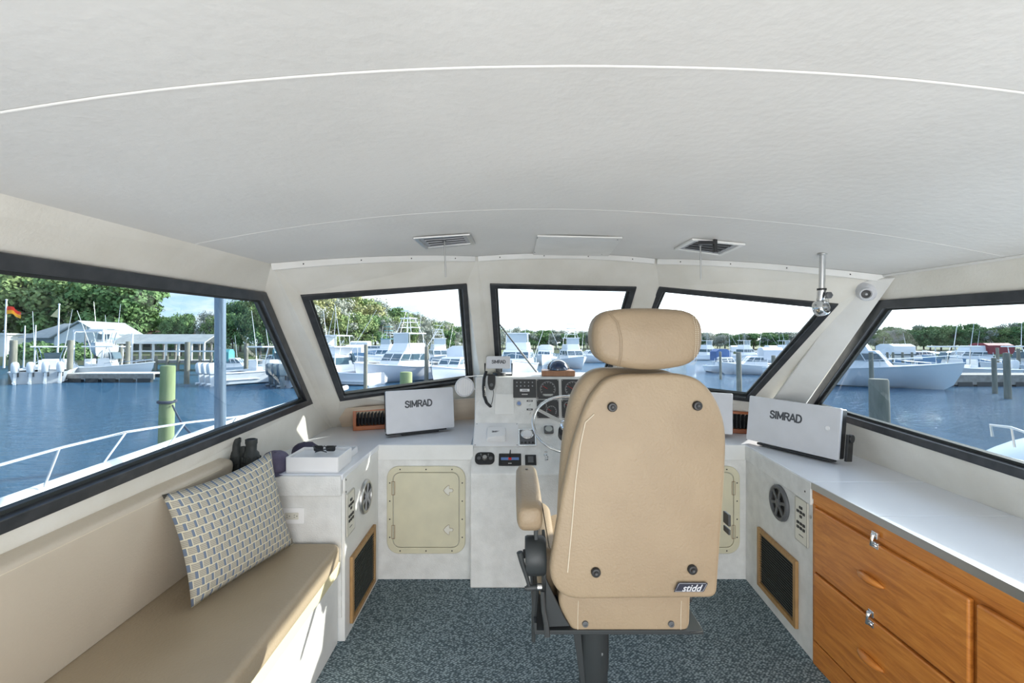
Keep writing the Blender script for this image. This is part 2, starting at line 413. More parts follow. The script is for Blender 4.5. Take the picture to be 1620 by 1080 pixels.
GLYPH = {'S': [[(.62, .80), (.54, .93), (.36, 1), (.18, .95), (.09, .80), (.12, .64), (.30, .55), (.50, .47), (.64, .35), (.63, .17), (.50, .04), (.33, 0), (.14, .06), (.05, .22)]],
 'I': [[(.1, 0), (.1, 1)]], 'M': [[(.08, 0), (.08, 1), (.46, .18), (.84, 1), (.84, 0)]], 'R': [[(.09, 0), (.09, 1), (.42, 1), (.62, .93), (.68, .76), (.62, .58), (.42, .50), (.09, .50)], [(.40, .50), (.70, 0)]],
 'A': [[(.02, 0), (.40, 1), (.78, 0)], [(.16, .30), (.64, .30)]], 'D': [[(.09, 0), (.09, 1), (.38, 1), (.60, .90), (.72, .68), (.74, .5), (.72, .32), (.60, .10), (.38, 0), (.09, 0)]]}
GW = {'S': .78, 'I': .30, 'M': 1.0, 'R': .80, 'A': .86, 'D': .86}
def block_word(s_, h, m, mt, parent, wt=.22):
    tot = sum(GW[c] for c in s_); x = -tot/2; b = B(); k_ = 0
    for c in s_:
        for line in GLYPH[c]:
            for p, q in zip(line, line[1:]):
                p, q = V(p)*h, V(q)*h; p.x += x*h; q.x += x*h; d = (q-p).normalized(); e = V((-d.y, d.x))*wt*h/2; d = d*wt*h*.30; k_ += 1
                b.prism([m @ V((*w_, .00002*(k_ % 5)-h/2*0)) for w_ in (p-d-e, q+d-e, q+d+e, p-d+e)], m.to_3x3() @ V((0, 0, .0006)))
        x += GW[c]
    b.bm.transform(Matrix.Translation(m.to_3x3() @ V((0, -h/2, 0))))
    return obj('lettering', b, mt, parent, smooth=False)
def P3(pts, m, z=0): return [m @ V((x, y, z)) for x, y in pts]
def smooth_outline(pts, r, n=6):            # rounds the corners of a 2-D outline
    out = []; N_ = len(pts)
    for i in range(N_):
        p = V(pts[i]); a = V(pts[i-1]); b = V(pts[(i+1) % N_]); rr = r[i] if isinstance(r, (list, tuple)) else r
        da = (a-p); db = (b-p); ra = min(rr, da.length*.48); rb = min(rr, db.length*.48)
        p0 = p+da.normalized()*ra; p1 = p+db.normalized()*rb
        for k in range(n+1):
            t = k/n; out.append(tuple(p0*(1-t)**2+p*2*t*(1-t)+p1*t*t))
    return out
def cushion(name, outline, m, depth, mt, parent, edge=.03, bulge=.0, n=5, front_scale=1, **kw):
    """padded panel: 2-D outline in the plane of m, depth along +z of m, rolled edges on both faces"""
    cx = sum(p[0] for p in outline)/len(outline); cy = sum(p[1] for p in outline)/len(outline)
    def inset(d):
        out = []; N_ = len(outline)
        for i in range(N_):
            a = V(outline[i-1]); b = V(outline[(i+1) % N_]); t = (b-a).normalized(); nrm = V((-t.y, t.x))
            out.append((outline[i][0]+nrm.x*d, outline[i][1]+nrm.y*d))
        return out
    area2 = sum(outline[i-1][0]*outline[i][1]-outline[i][0]*outline[i-1][1] for i in range(len(outline)))
    sg = 1 if area2 > 0 else -1
    secs = []
    for k in range(n+1):
        a = PI/2*k/n; secs.append(P3(inset(sg*edge*(1-math.sin(a))), m, edge*(1-math.cos(a))))
    for k in range(n+1):
        a = PI/2*k/n; secs.append(P3(inset(sg*edge*(1-math.cos(a))), m, depth-edge*(1-math.sin(a))))
    b = B(); b.loft(secs, cap=False)
    b.bm.verts.ensure_lookup_table(); N_ = len(outline); AV = list(b.bm.verts)
    for base, z in ((0, -bulge), (len(secs)-1, depth+bulge)):
        ringv = [AV[base*N_+k] for k in range(N_)]
        if not bulge: b.bm.faces.new(ringv); continue
        src = secs[base]; cen = m @ V((cx, cy, z if bulge else (0 if base == 0 else depth)))
        prev = ringv
        for f in (.75, .45, .2):
            zc = [V(p).lerp(cen, 1-f) for p in src]
            if bulge:
                zoff = (m.to_3x3() @ V((0, 0, 1)))*((-1 if base == 0 else 1)*bulge*(1-f*f))
                flat = m @ V((cx, cy, 0 if base == 0 else depth))
                zc = [V(p).lerp(flat, 1-f)+zoff for p in src]
            cur = [b.bm.verts.new(p) for p in zc]
            for k in range(N_): b.bm.faces.new((prev[k], prev[(k+1) % N_], cur[(k+1) % N_], cur[k]))
            prev = cur
        c = b.bm.verts.new(cen)
        for k in range(N_): b.bm.faces.new((prev[k], prev[(k+1) % N_], c))
    return obj(name, b, mt, parent, angle=80, **kw)

MW_L = lambda Y, z, off=0: frame_m((-.83+off, Y, z), (0, 1, 0), (0, 0, 1))      # on the left inner wall
RS = .063
MW_R = lambda Y, z, off=0: frame_m((1.405+(Y-2.126)*RS-off, Y, z), (-RS, -1, 0), (0, 0, 1))
MW_F = lambda X, z, off=0: frame_m((X, 2.82-off, z), (1, 0, 0), (0, 0, 1))

# ------------------------------------------------------------------ the cabin shell
def e_of(X): return .44-.09*(X-.29)**2-.01*(X-.29)
def ceil_hit(px, py, d=0):
    a, b = (px-CX)/FP, -(py-HY)/FP; lo, hi = .2, 4.5
    for _ in range(50):
        Y = (lo+hi)/2
        if b*Y < e_of(a*Y)-d: lo = Y
        else: hi = Y
    return V((a*Y, Y, EYE+b*Y))
def ext(A, Bp, z): t = (z-A.z)/(Bp.z-A.z); return A+(Bp-A)*t
def ext_ceil(A, Bp):
    z = 1.9
    for _ in range(20):
        p = ext(A, Bp, z); z = EYE+e_of(p.x)
    return p
# boundary lines between the wall facets (sill level, window-head level)
LB = [(at(515, 640, 3.05), at(447, 463, 2.17)), (at(767, 606, 3.38), at(757, 447, 2.79)),
      (at(983, 608, 3.38), at(1025, 452, 2.79)), (at(1230, 650, 3.0), at(1372, 470, 2.2))]
WIN = {}
def plane_of(a, b, c): n = (b-a).cross(c-a).normalized(); return a, n
pl2 = plane_of(at(475, 466, 2.25), at(738, 448, 2.78), at(537, 633, 3.0))
pl3 = plane_of(at(775, 448, 2.80), at(1007, 453, 2.80), at(785, 600, 3.42))
pl4 = plane_of(at(1043, 453, 2.78), at(1327, 480, 2.25), at(1187, 634, 3.0))
WIN[2] = [hit(537, 633, *pl2), hit(748, 603, *pl2), hit(738, 448, *pl2), hit(475, 466, *pl2)]     # bl br tr tl
WIN[3] = [hit(786, 607, *pl3), hit(960, 609, *pl3), hit(1007, 453, *pl3), hit(775, 448, *pl3)]
WIN[4] = [hit(978, 608, *pl4), hit(1187, 634, *pl4), hit(1327, 480, *pl4), hit(1043, 453, *pl4)]
def lin(p, q, Y): t = (Y-p.y)/(q.y-p.y); return p+(q-p)*t
lb0, lb1 = at(493, 638, 2.95), at(0, 843, 1.155); lt0, lt1 = at(418, 462, 2.15), at(0, 398, 1.035)
WIN[1] = [lin(lb0, lb1, -.5), lb0, lt0, lin(lt0, lt1, -.5)]
rb0, rb1 = at(1273, 646, 2.9), at(1620, 757, 1.653); rt0, rt1 = at(1393, 474.5, 2.15), at(1620, 458, 1.547)
WIN[5] = [rb0, lin(rb0, rb1, -.5), lin(rt0, rt1, -.5), rt0]
REAR = -1.3
def wall(name, outer, inner, th=.05):
    cen = sum(outer, V())/4; n = (outer[1]-outer[0]).cross(outer[3]-outer[0]).normalized()
    if n.dot(cen-V((.3, 1, 1.4))) < 0: n = -n
    b = B(); b.ring(outer, inner, n*th)
    return obj(name, b, 'wall', kind='structure', smooth=False)
foot = .78
def left_side(Y, z):   # side wall points behind the camera
    return V((-1.3-(1.05-z)*.3, Y, z))
cf = [ext_ceil(a, b) for a, b in LB]; ff = [ext(a, b, foot) for a, b in LB]
lf = ext(*LB[0], .78); 
wall('wall_left', [V((-1.40, REAR, .72)), ext(*LB[0], .72), cf[0], V((-1.10, REAR, EYE+e_of(-1.10)))], WIN[1])
wall('wall_front', [ff[0], ff[1], cf[1], cf[0]], WIN[2])
wall('wall_front.001', [ff[1], ff[2], cf[2], cf[1]], WIN[3])
wall('wall_front.002', [ff[2], ff[3], cf[3], cf[2]], WIN[4])
wall('wall_right', [V((ff[3].x+.2, ff[3].y, foot)), V((1.96, REAR, foot)), V((1.69, REAR, EYE+e_of(1.69))), cf[3]], WIN[5])
# lower hull side behind the bench, rear bulkhead with its open doorway
b = B(); b.prism([(-1.56, REAR, .74), (-1.56, 2.3, .74), (-1.56, 2.3, 0), (-1.56, REAR, 0)], (-.04, 0, 0)); obj('wall_left_lower', b, 'wallw', kind='structure')
b = B(); b.ring([(-1.6, REAR, 0), (2.0, REAR, 0), (2.0, REAR, 2.03), (-1.6, REAR, 2.03)], [(-.75, REAR, .02), (1.35, REAR, .02), (1.35, REAR, 1.75), (-.75, REAR, 1.75)], (0, -.05, 0)); obj('wall_rear', b, 'wall', kind='structure')
for i in range(1, 6):
    q = WIN[i]; cen = sum(q, V())/4; n = (q[1]-q[0]).cross(q[3]-q[0]).normalized()
    if n.dot(cen-V((.3, 1, 1.4))) > 0: n = -n          # inward
    w = .034 if i in (2, 3, 4) else .040
    inner = []
    for k in range(4):
        a = (q[k-1]-q[k]).normalized(); c = (q[(k+1) % 4]-q[k]).normalized(); s_ = a.cross(c).length
        inner.append(q[k]+(a+c)*(w/s_))
    t = thing('window_%d' % i, m=cen, kind='structure')
    b = B(); b.ring([p+n*.012 for p in q], [p+n*.012 for p in inner], -n*.05); obj('window_frame', b, 'frame', t, bevel=.003)
    inner2 = []
    for k in range(4):
        a = (q[k-1]-q[k]).normalized(); c = (q[(k+1) % 4]-q[k]).normalized(); s_ = a.cross(c).length
        inner2.append(q[k]+(a+c)*((w+.012)/s_))
    b = B(); b.ring([p-n*.012 for p in inner], [p-n*.012 for p in inner2], -n*.02); obj('gasket', b, 'rubber', t)
    b = B(); b.face([p-n*.022 for p in inner]); obj('pane', b, 'glass' if i in (2, 3, 4) else 'glasstint', t, smooth=False)

# ceiling: crowned roof slab, padded headliner panels with welted seams
def yfront(X):
    xs = [p.x for p in cf]; 
    if X <= xs[0]: return cf[0].y+(X-xs[0])*.6
    for i in range(3):
        if X <= xs[i+1]: t = (X-xs[i])/(xs[i+1]-xs[i]); return cf[i].y+(cf[i+1].y-cf[i].y)*t
    return cf[3].y-(X-xs[3])*.6
XS = [-1.16+k*(1.77+1.16)/40 for k in range(41)]
def ceil_sheet(f0, f1, z0, z1, ny=8):
    b = B(); g = []
    for z in (z0, z1):
        g.append([[b.bm.verts.new((X, f0(X)+(f1(X)-f0(X))*j/ny, EYE+e_of(X)+z)) for j in range(ny+1)] for X in XS])
    for s_ in range(2):
        for i in range(40):
            for j in range(ny): b.bm.faces.new((g[s_][i][j], g[s_][i+1][j], g[s_][i+1][j+1], g[s_][i][j+1]))
    for i in range(40):
        for j in (0, ny): b.bm.faces.new((g[0][i][j], g[0][i+1][j], g[1][i+1][j], g[1][i][j]))
    for j in range(ny):
        for i in (0, 40): b.bm.faces.new((g[0][i][j], g[0][i][j+1], g[1][i][j+1], g[1][i][j]))
    return b
def seam(pts):
    P = [ceil_hit(*p) for p in pts]
    def f(X):
        if X <= P[0].x: return P[0].y+(X-P[0].x)*(P[1].y-P[0].y)/(P[1].x-P[0].x)
        for a, c in zip(P, P[1:]):
            if X <= c.x: t = (X-a.x)/(c.x-a.x); return a.y+(c.y-a.y)*t
        return P[-1].y+(X-P[-1].x)*(P[-1].y-P[-2].y)/(P[-1].x-P[-2].x)
    return f
s1 = seam([(0, 178), (200, 148), (450, 123), (650, 110), (840, 105), (1050, 106), (1250, 113), (1450, 127), (1620, 147)])
s2 = seam([(480, 357), (600, 343), (750, 333), (900, 331), (1050, 338), (1200, 349), (1400, 372)])
ceil = obj('ceiling', ceil_sheet(lambda X: REAR, lambda X: yfront(X)+.03, .008, .06), 'wallw', kind='structure')
for f0, f1 in ((lambda X: REAR+.02, lambda X: s1(X)-.003), (lambda X: s1(X)+.003, lambda X: s2(X)-.0015), (lambda X: s2(X)+.0015, lambda X: yfront(X))):
    obj('headliner_panel', ceil_sheet(f0, f1, 0, .007), 'headliner', ceil, bevel=.002)
obj('seam_welt', B().tube([(X, s1(X), EYE+e_of(X)+.0005) for X in XS], .0026, 8), 'welt', ceil)
b = B().tube([(p.x, p.y, p.z) for p in [V((-1.105-.02*(1-k/20), 2.05-k*.165, EYE+e_of(-1.11)-.004)) for k in range(20)]], .006, 6); obj('trim_1', b, 'welt', kind='structure')
b = B().tube([V((1.70, 2.08-k*.165, EYE+e_of(1.70)-.004)) for k in range(20)], .006, 6); obj('trim_2', b, 'welt', kind='structure')

# unseen flybridge overhang, added and shaped to keep sun off the bench seat
b = B(); b.prism([(-1.45, REAR, 2.03), (-1.45, 2.6, 2.03), (-1.0, 3.90, 2.03), (1.75, 3.90, 2.03), (2.10, 3.78, 2.03), (2.10, REAR, 2.03)], (0, 0, .08))
b.prism([(-1.40, REAR, 1.955), (-1.40, 2.5, 1.955), (-.98, 3.86, 1.955), (1.74, 3.86, 1.955), (2.06, 3.75, 1.955), (2.06, REAR, 1.955), (2.01, REAR, 1.955), (2.01, 3.70, 1.955), (1.72, 3.80, 1.955), (-.95, 3.80, 1.955), (-1.34, 2.5, 1.955), (-1.34, REAR, 1.955)], (0, 0, .08))
obj('added_sun_overhang', b, 'bwhite_out', kind='structure')
# floor
b = B(); b.box2((-1.6, REAR, -.04), (2.0, 3.2, 0)); obj('floor', b, 'carpet', kind='structure', smooth=False)

# the strip of trim that closes the headliner at the front
def on_header(px, py):
    d = ray(px, py); best = None
    for i, pl in ((0, plane_of(cf[0], cf[1], WIN[2][2])), (1, plane_of(cf[1], cf[2], WIN[3][2])), (2, plane_of(cf[2], cf[3], WIN[4][2]))):
        h = hit(px, py, *pl)
        if cf[i].x-.06 <= h.x <= cf[i+1].x+.06: best = h if best is None else (best if best.y < h.y else h)
    return best or h
tn = 3
for a, c in ((0, 1), (1, 2), (2, 3)):
    p, q = cf[a], cf[c]; steps = 8; lo = []; hi = []
    for k in range(steps+1):
        X = p.x+(q.x-p.x)*(k/steps*.985+.007); Y = yfront(X)-.012
        hi.append(V((X, Y, EYE+e_of(X)-.001))); lo.append(V((X, Y+.012, EYE+e_of(X)-.030)))
    b = B(); rings = [[h, l, l+V((0, -.012, 0)), h+V((0, -.012, -.0))] for h, l in zip(hi, lo)]
    b.loft(rings); t = obj('trim_%d' % tn, b, 'wallw', kind='structure', bevel=.002); tn += 1
    for k in range(1, steps, 2):
        c0 = (hi[k]+lo[k])/2+V((0, -.014, 0)); obj('screw', B().lathe([(.0035, 0), (.0025, .0015), (0, .002)], frame_m(c0, (1, 0, 0), (0, 0, 1)), 8), 'screw', t)

# right corner post board with screws
q = [at(1207, 652, 2.97), at(1262, 652, 2.84), at(1416, 434.5, 2.05), at(1357, 441, 2.19)]
n = (q[1]-q[0]).cross(q[3]-q[0]).normalized()
if n.y > 0: n = -n
t = obj('trim_%d' % tn, B().prism([p+n*.002 for p in q], n*.024), 'wallw', kind='structure', bevel=.004); tn += 1
for px, py in ((1283, 572), (1297, 580), (1350, 471.5), (1368, 480), (1240, 625), (1255, 630)):
    c0 = hit(px, py, q[0]+n*.0265, n); obj('screw', B().lathe([(.0035, 0), (.0025, .0015), (0, .002)], frame_m(c0, (q[1]-q[0]), (q[3]-q[0])), 8), 'screw', t)
# security camera dome on that board
m = frame_m(hit(1372, 457, q[0]+n*.0265, n), (q[1]-q[0]), (q[3]-q[0]))
if (m.to_3x3() @ V((0, 0, 1))).dot(n) < 0: m = m @ Matrix.Rotation(PI, 4, 'Y')
t = thing('security_camera', 'white dome camera on the right window post, dark round lens facing left', 'camera', m)
obj('housing', B().lathe([(.049, 0), (.05, .008), (.046, .016), (.045, .02), (.043, .034), (.036, .048), (.022, .057), (0, .060)], m, 28), 'cover', t)
dc = m @ V((0, 0, .030)); mc = frame_m(dc+V((-.034, -.030, -.008)), (1, -.45, 0), (0, -.2, 1))
lens = obj('lens_ring', B().lathe([(.026, -.02), (.026, .018), (.022, .020), (.020, .014), (0, .014)], mc, 24), 'cover', t)
obj('lens', B().lathe([(.019, .0145), (.018, .018), (.010, .020), (0, .021)], mc, 20), 'black', lens)
obj('lens_center', B().lathe([(.006, .0195), (.005, .023), (0, .024)], mc, 12), 'midgrey', lens)

# ceiling vents and access plate
def ceil_quad(pts, d=0): return [ceil_hit(px, py, d) for px, py in pts]
def vent(pts, label, rod, handle):
    Q = ceil_quad(pts); cen = sum(Q, V())/4
    t = thing('roof_vent', label, 'vent', cen)
    inner = [p.lerp(cen, .16) for p in Q]; in2 = [p.lerp(cen, .30) for p in Q]
    obj('frame', B().ring([p+V((0, 0, -.001)) for p in Q], [p+V((0, 0, -.001)) for p in inner], (0, 0, -.010)), 'steel' if not handle else 'wallw', t, bevel=.003)
    obj('inner_frame', B().ring([p+V((0, 0, -.001)) for p in inner], [p+V((0, 0, -.001)) for p in in2], (0, 0, -.005)), 'midgrey', t)
    obj('shade_plate', B().prism([p+V((0, 0, -.001)) for p in inner], (0, 0, -.002)), 'shadeblack', t)  # flat dark plate paints the shade of an opening; no hole behind
    for k in range(3):
        f = (k+.7)/3.6
        a = in2[3].lerp(in2[0], f); c = in2[2].lerp(in2[1], f)
        obj('louvre', B().cyl(a+V((0, 0, -.005)), c+V((0, 0, -.005)), .003, seg=8), 'greyp' if handle else 'midgrey', t)
    r0 = ceil_hit(*rod[0]); r1 = at(rod[1][0], rod[1][1], r0.y)
    obj('crank_rod', B().cyl(r0, r1, .0035), 'steel', t)
    obj('rod_socket', B().cyl(r0+V((0, 0, 0)), r0+V((0, 0, -.014)), .009), 'greyp', t)
    if handle:
        h0 = ceil_hit(1131, 379)
        obj('handle', B().box(h0+V((0, 0, -.02)), (.016, .022, .075)).box(h0+V((-.035, 0, -.014)), (.08, .018, .016)), 'black', t, bevel=.004)
vent([(656, 391), (749, 385), (748, 367), (653, 373)], 'grey framed roof vent in the ceiling above the left front window, thin rod hanging', (), ()) if False else None
vent([(672, 391), (752, 383), (744, 368), (653, 374)], 'grey framed roof vent above the left front window with a thin rod hanging from it', ((703, 377), (705, 438)), False)
vent([(1066, 392), (1140, 402), (1180, 384), (1095, 376)], 'white framed roof vent above the right front window with black lever and rod', ((1108, 384), (1109, 442)), True)
Q = ceil_quad([(843, 404), (960, 406), (985, 374), (850, 371)])
t = thing('ceiling_plate', 'white rectangular cover plate screwed to the ceiling above the centre window', 'cover plate', sum(Q, V())/4)
obj('plate', B().prism([p+V((0, 0, -.001)) for p in Q], (0, 0, -.008)), 'wallw', t, bevel=.002)
for px, py in ((850, 376), (916, 376), (977, 379), (846, 399), (952, 402)):
    obj('screw', B().lathe([(.0035, 0), (.0025, .0015), (0, .002)], frame_m(ceil_hit(px, py, .010), (1, 0, 0), (0, -1, 0)), 8), 'screw', t)

# chrome rod with clamp and ring hanging from the ceiling
p0 = ceil_hit(1301, 401); Yp = p0.y; p1 = at(1300, 463, Yp)
t = thing('rod_holder', 'polished steel tube with clamp ring hanging from the ceiling at right', 'holder', p0)
obj('tube', B().cyl(p0, p1, .0125, seg=20), 'chrome', t)
obj('flange', B().lathe([(.019, 0), (.019, -.004), (.0125, -.007)], Matrix.Translation(p0), 20), 'steel', t)
obj('clamp', B().cyl(at(1300, 458, Yp), at(1297, 476, Yp), .017, .013), 'chrome', t)
obj('collar', B().cyl(at(1300, 456, Yp), at(1300, 459, Yp), .0185), 'black', t)
c0 = at(1309, 467, Yp-.02)
obj('knob', B().lathe([(.013, 0), (.016, .004), (.016, .014), (.010, .017), (0, .017)], frame_m(c0, (1, 0, 0), (0, 0, 1)), 6), 'greyp', t, bevel=.002)
rc = at(1299, 487, Yp); mr_ = frame_m(rc, (1, .5, 0), (0, .2, 1))
b = B(); 
b.lathe([(.030, -.022), (.033, -.020), (.035, 0), (.033, .020), (.030, .022), (.024, .022), (.022, 0), (.024, -.022), (.030, -.022)], mr_, 28, caps=False)
obj('ring', b, 'chrome', t, angle=60)
obj('ring_lug', B().box(rc+V((.018, 0, .034)), (.022, .02, .03)), 'chrome', t, bevel=.004)

# ------------------------------------------------------------------ outer deck of our own boat
b = B()
b.prism([(-2.72, -2, .50), (-2.72, 4.2, .62), (-2.35, 6.6, .66), (-1.5, 6.6, .40), (-1.45, -2, .40)], (0, 0, -.10))
obj('trim_%d' % tn, b, 'deck', kind='structure', bevel=.02); tn += 1
b = B(); b.tube([(-2.74, -2, .55), (-2.76, 1, .58), (-2.74, 3, .62), (-2.66, 4.6, .66), (-2.4, 6.6, .70)], .035, 10); obj('trim_%d' % tn, b, 'deck', kind='structure'); tn += 1
b = B(); b.prism([(3.2, -2, .42), (3.2, 4.6, .46), (2.8, 6.6, .46), (2.05, 6.6, .36), (2.0, -2, .36)], (0, 0, -.10))
obj('trim_%d' % tn, b, 'deck', kind='structure', bevel=.02); tn += 1
def rail(label, pts, posts, r=.0085):
    t = thing('bow_rail', label, 'railing', pts[0])
    obj('top_rail', B().tube(pts, r, 10), 'chrome', t)
    for a, c in posts: obj('stanchion', B().cyl(a, c, r*.8, seg=8), 'chrome', t)
LR = [at(-60, 748, 2.12), at(0, 735, 2.30), at(100, 707, 2.64), at(200, 683, 3.04), at(293, 668.5, 3.55), at(375, 659, 4.1), at(430, 651, 4.6), at(470, 643, 5.1)]
rail('thin steel bow rail crossing the view outside the left window', LR,
     [(LR[1].lerp(LR[2], .93), at(70, 770, 2.62)), (LR[3], at(155, 745, 3.05)), (LR[4], at(256, 719, 3.5)), (LR[5], at(350, 694, 4.0)), (LR[6], at(425, 668, 4.6))])
RR = [at(1250, 640, 4.6), at(1338, 659, 3.9), at(1400, 674, 3.55), at(1484, 697, 3.1), at(1545, 712, 2.85), at(1640, 736, 2.5)]
rail('thin steel bow rail low outside the right window', RR, [(RR[1].lerp(RR[2], .8), at(1404, 700, 3.5)), (RR[3], at(1490, 725, 3.1)), (RR[1], at(1345, 690, 3.9))])
t = thing('deck_pole', 'tall grey-blue round pole standing on deck outside the left window', 'pole', (-2.18, 3.4, .5))
obj('pole_tube', B().cyl((-2.18, 3.4, .5), (-2.18, 3.4, 2.7), .038, seg=20), 'pole', t)
obj('base_flange', B().cyl((-2.18, 3.4, .5), (-2.18, 3.4, .53), .07, seg=20), 'pole', t)
# pale blue covered bow just outside the right window
M['pdinghy'] = mat('pale_blue_cover', (.20, .29, .40), .35)
t = thing('covered_dinghy', 'smooth pale blue covered dinghy beside the right window', 'dinghy', at(1690, 760, 3.2))
secs = []
for k in range(11):
    u = k/10; x = 2.72+u*1.9; w_ = .9*(1-(1-u)**2.2)+.02; h_ = .50*math.sin(min(1, u*1.15+.02)*PI/2)
    secs.append([(x, 2.95+w_*math.cos(a), .37+h_*math.sin(a)) for a in [PI*j/12 for j in range(13)]]+[(x, 2.95-w_, .35), (x, 2.95+w_, .35)])
obj('cover', B().loft(secs), 'pdinghy', t, angle=60)
hr = [at(1570, 690, 2.9), at(1567, 672, 2.9), at(1600, 676, 2.8), at(1640, 690, 2.6)]
obj('hand_rail', B().tube(hr, .008, 8).cyl(hr[2], hr[2]+V((.02, 0, -.12)), .006), 'steel', t)
# wiper outside the centre window
t = thing('windscreen_wiper', 'thin black wiper resting diagonally across the centre window', 'wiper', at(838, 577, 3.5))
pw = plane_of(*[p+V((0, .06, .05)) for p in (WIN[3][0], WIN[3][2], WIN[3][3])])
a_, c_ = hit(788, 510, *pw), hit(838, 575, *pw); d_ = hit(858, 600, *pw)
obj('blade', B().cyl(a_, c_, .005, seg=6), 'black', t); obj('wiper_arm', B().cyl(c_.lerp(a_, .4), d_, .007, seg=6), 'greyp', t)

# ------------------------------------------------------------------ lower joinery: side counters and front bulkheads
CT = .835
def screw(parent, m, r=.0045, mt='screw'):
    return obj('screw', B().lathe([(r, 0), (r*.8, .0012), (0, .0018)], m, 10), mt, parent)
def speaker(parent, m, R, mt, mt2):
    sp = obj('speaker', B().lathe([(R, 0), (R, .008), (R*.97, .014), (R*.86, .018), (R*.80, .016), (R*.78, .006), (R*.78, .001)], m, 40, caps=False), mt, parent, angle=50)
    obj('speaker_cone', B().lathe([(R*.79, .003), (R*.55, -.002+.003), (R*.2, .0025), (0, .003)], m, 32), 'black', sp)
    b = B()
    for k in range(6):
        mm = m @ Matrix.Rotation(2*PI*k/6+.3, 4, 'Z')
        b.prism([mm @ V(p) for p in ((R*.15, -R*.09, .009), (R*.80, -R*.16, .009), (R*.80, R*.04, .009), (R*.15, R*.05, .009))], (mm.to_3x3() @ V((0, 0, .006))))
    obj('speaker_spokes', b, mt2, sp, bevel=.0015)
    obj('speaker_hub', B().lathe([(R*.25, .006), (R*.24, .016), (R*.15, .020), (0, .021)], m, 24), mt2, sp)
def switch_panel(parent, m, w, h):
    sp = obj('switch_panel', B().prism(P3(rrect(w, h, .006, 2), m, .0005), m.to_3x3() @ V((0, 0, .006))), 'ivory', parent, bevel=.0015)
    obj('bezel', B().ring(P3(rrect(w, h, .006, 2), m, .0065), P3(rrect(w*.93, h*.965, .005, 2), m, .0065), m.to_3x3() @ V((0, 0, .0015))), 'steel', sp)
    rows = [(.30, [0], 1.5), (.195, [-1, 0, 1], 1), (.10, [0], 1), (-.06, [-1, 0, 1], 1), (-.165, [-1, 0, 1], 1)]
    for fy, cols, s_ in rows:
        for c in cols:
            mm = m @ Matrix.Translation((c*w*.24, fy*h, .0065))
            obj('rocker_switch', B().box((0, 0, .002), (w*.15*s_, h*.058, .005), mm), 'black', sp, bevel=.001)
    marks(len('DC MAIN'), .009, m @ Matrix.Translation((0, -.33*h, .0068)), 'ink', sp)
    return sp
def louvre_grille(parent, m, w, h):
    g = obj('vent_grille', B().ring(P3(rrect(w, h, .004, 1), m, 0), P3(rrect(w-.05, h-.05, .002, 1), m, 0), m.to_3x3() @ V((0, 0, .016))), 'oak', parent, bevel=.003)
    obj('grille_backing', B().prism(P3(rrect(w-.05, h-.05, .002, 1), m, .0005), m.to_3x3() @ V((0, 0, .001))), 'shadeblack', g)
    n_ = 20
    for k in range(n_):
        y = -(h-.056)/2+(h-.056)*(k+.5)/n_
        mm = m @ Matrix.Translation((0, y, .008)) @ Matrix.Rotation(-.75, 4, 'X')
        obj('slat', B().box((0, 0, 0), (w-.052, .0022, .011), mm), 'louvreslat', g, smooth=False)
    return g
M['outletp'] = mat('outlet_plate_white', (.86, .86, .86), .3)
M['louvreslat'] = mat('dark_green_grey_louvre', (.075, .09, .085), .35)

# --- left counter
t = thing('side_counter', 'white built-in counter at left carrying a speaker and vent grille', 'counter', (-.86, 2.3, 0))
top = [(-1.50, 2.235, CT), (-.832, 2.235, CT), (-.822, 2.815, CT), (-.256, 2.815, CT), (-.256, 3.64, CT), (-1.32, 3.42, CT), (-1.42, 2.6, CT)]
obj('countertop', B().prism([(x, y, CT-.03) for x, y, z in top], (0, 0, .03)), 'laminate', t, bevel=.005)
obj('side_panel', B().box2((-.87, 2.26, 0), (-.83, 2.82, CT-.03)), 'wallw', t)
obj('end_panel', B().box2((-1.54, 2.25, .12), (-.845, 2.28, CT-.03)), 'gelrough', t)
obj('fascia', B().box2((-1.50, 2.222, CT-.105), (-.838, 2.25, CT-.004)), 'gelrough', t, bevel=.006)
obj('fascia', B().box2((-.84, 2.25, CT-.09), (-.826, 2.82, CT-.02)), 'wallw', t, bevel=.003)
for z in (.80, .74): screw(t, MW_L(2.262, z, .0055), .005)
speaker(t, MW_L(2.565, .606, .001), .093, 'steel', 'midgrey')  # lighter grey than the right speaker: its sunlit look put into the colour
switch_panel(t, MW_L(2.325, .615, .001), .105, .215)
louvre_grille(t, MW_L(2.525, .212, .001), .40, .34)
m = frame_m((-1.085, 2.249, .628), (1, 0, 0), (0, 0, 1))
s_ = obj('power_outlet', B().prism(P3(rrect(.118, .078, .006, 3), m, 0), (0, -.006, 0)), 'outletp', t, bevel=.002)
m = frame_m((-1.085, 2.2425, .628), (1, 0, 0), (0, 0, 1))
obj('outlet_insert', B().prism(P3(rrect(.068, .034, .004, 3), m, 0), (0, -.002, 0)), 'ivory', s_, bevel=.001)
b = B()
for cx in (-.018, .018):
    for dx, dy, w_, h_ in ((-.004, .005, .006, .002), (-.004, -.005, .006, .002), (.008, 0, .004, .004)): b.box((cx+dx, dy, .0025), (w_, h_, .001), m)
obj('socket_holes', b, 'black', s_)
obj('ledge', B().box2((-1.45, 2.08, CT-.05), (-1.16, 2.235, CT-.002)), 'wallw', t, bevel=.004)

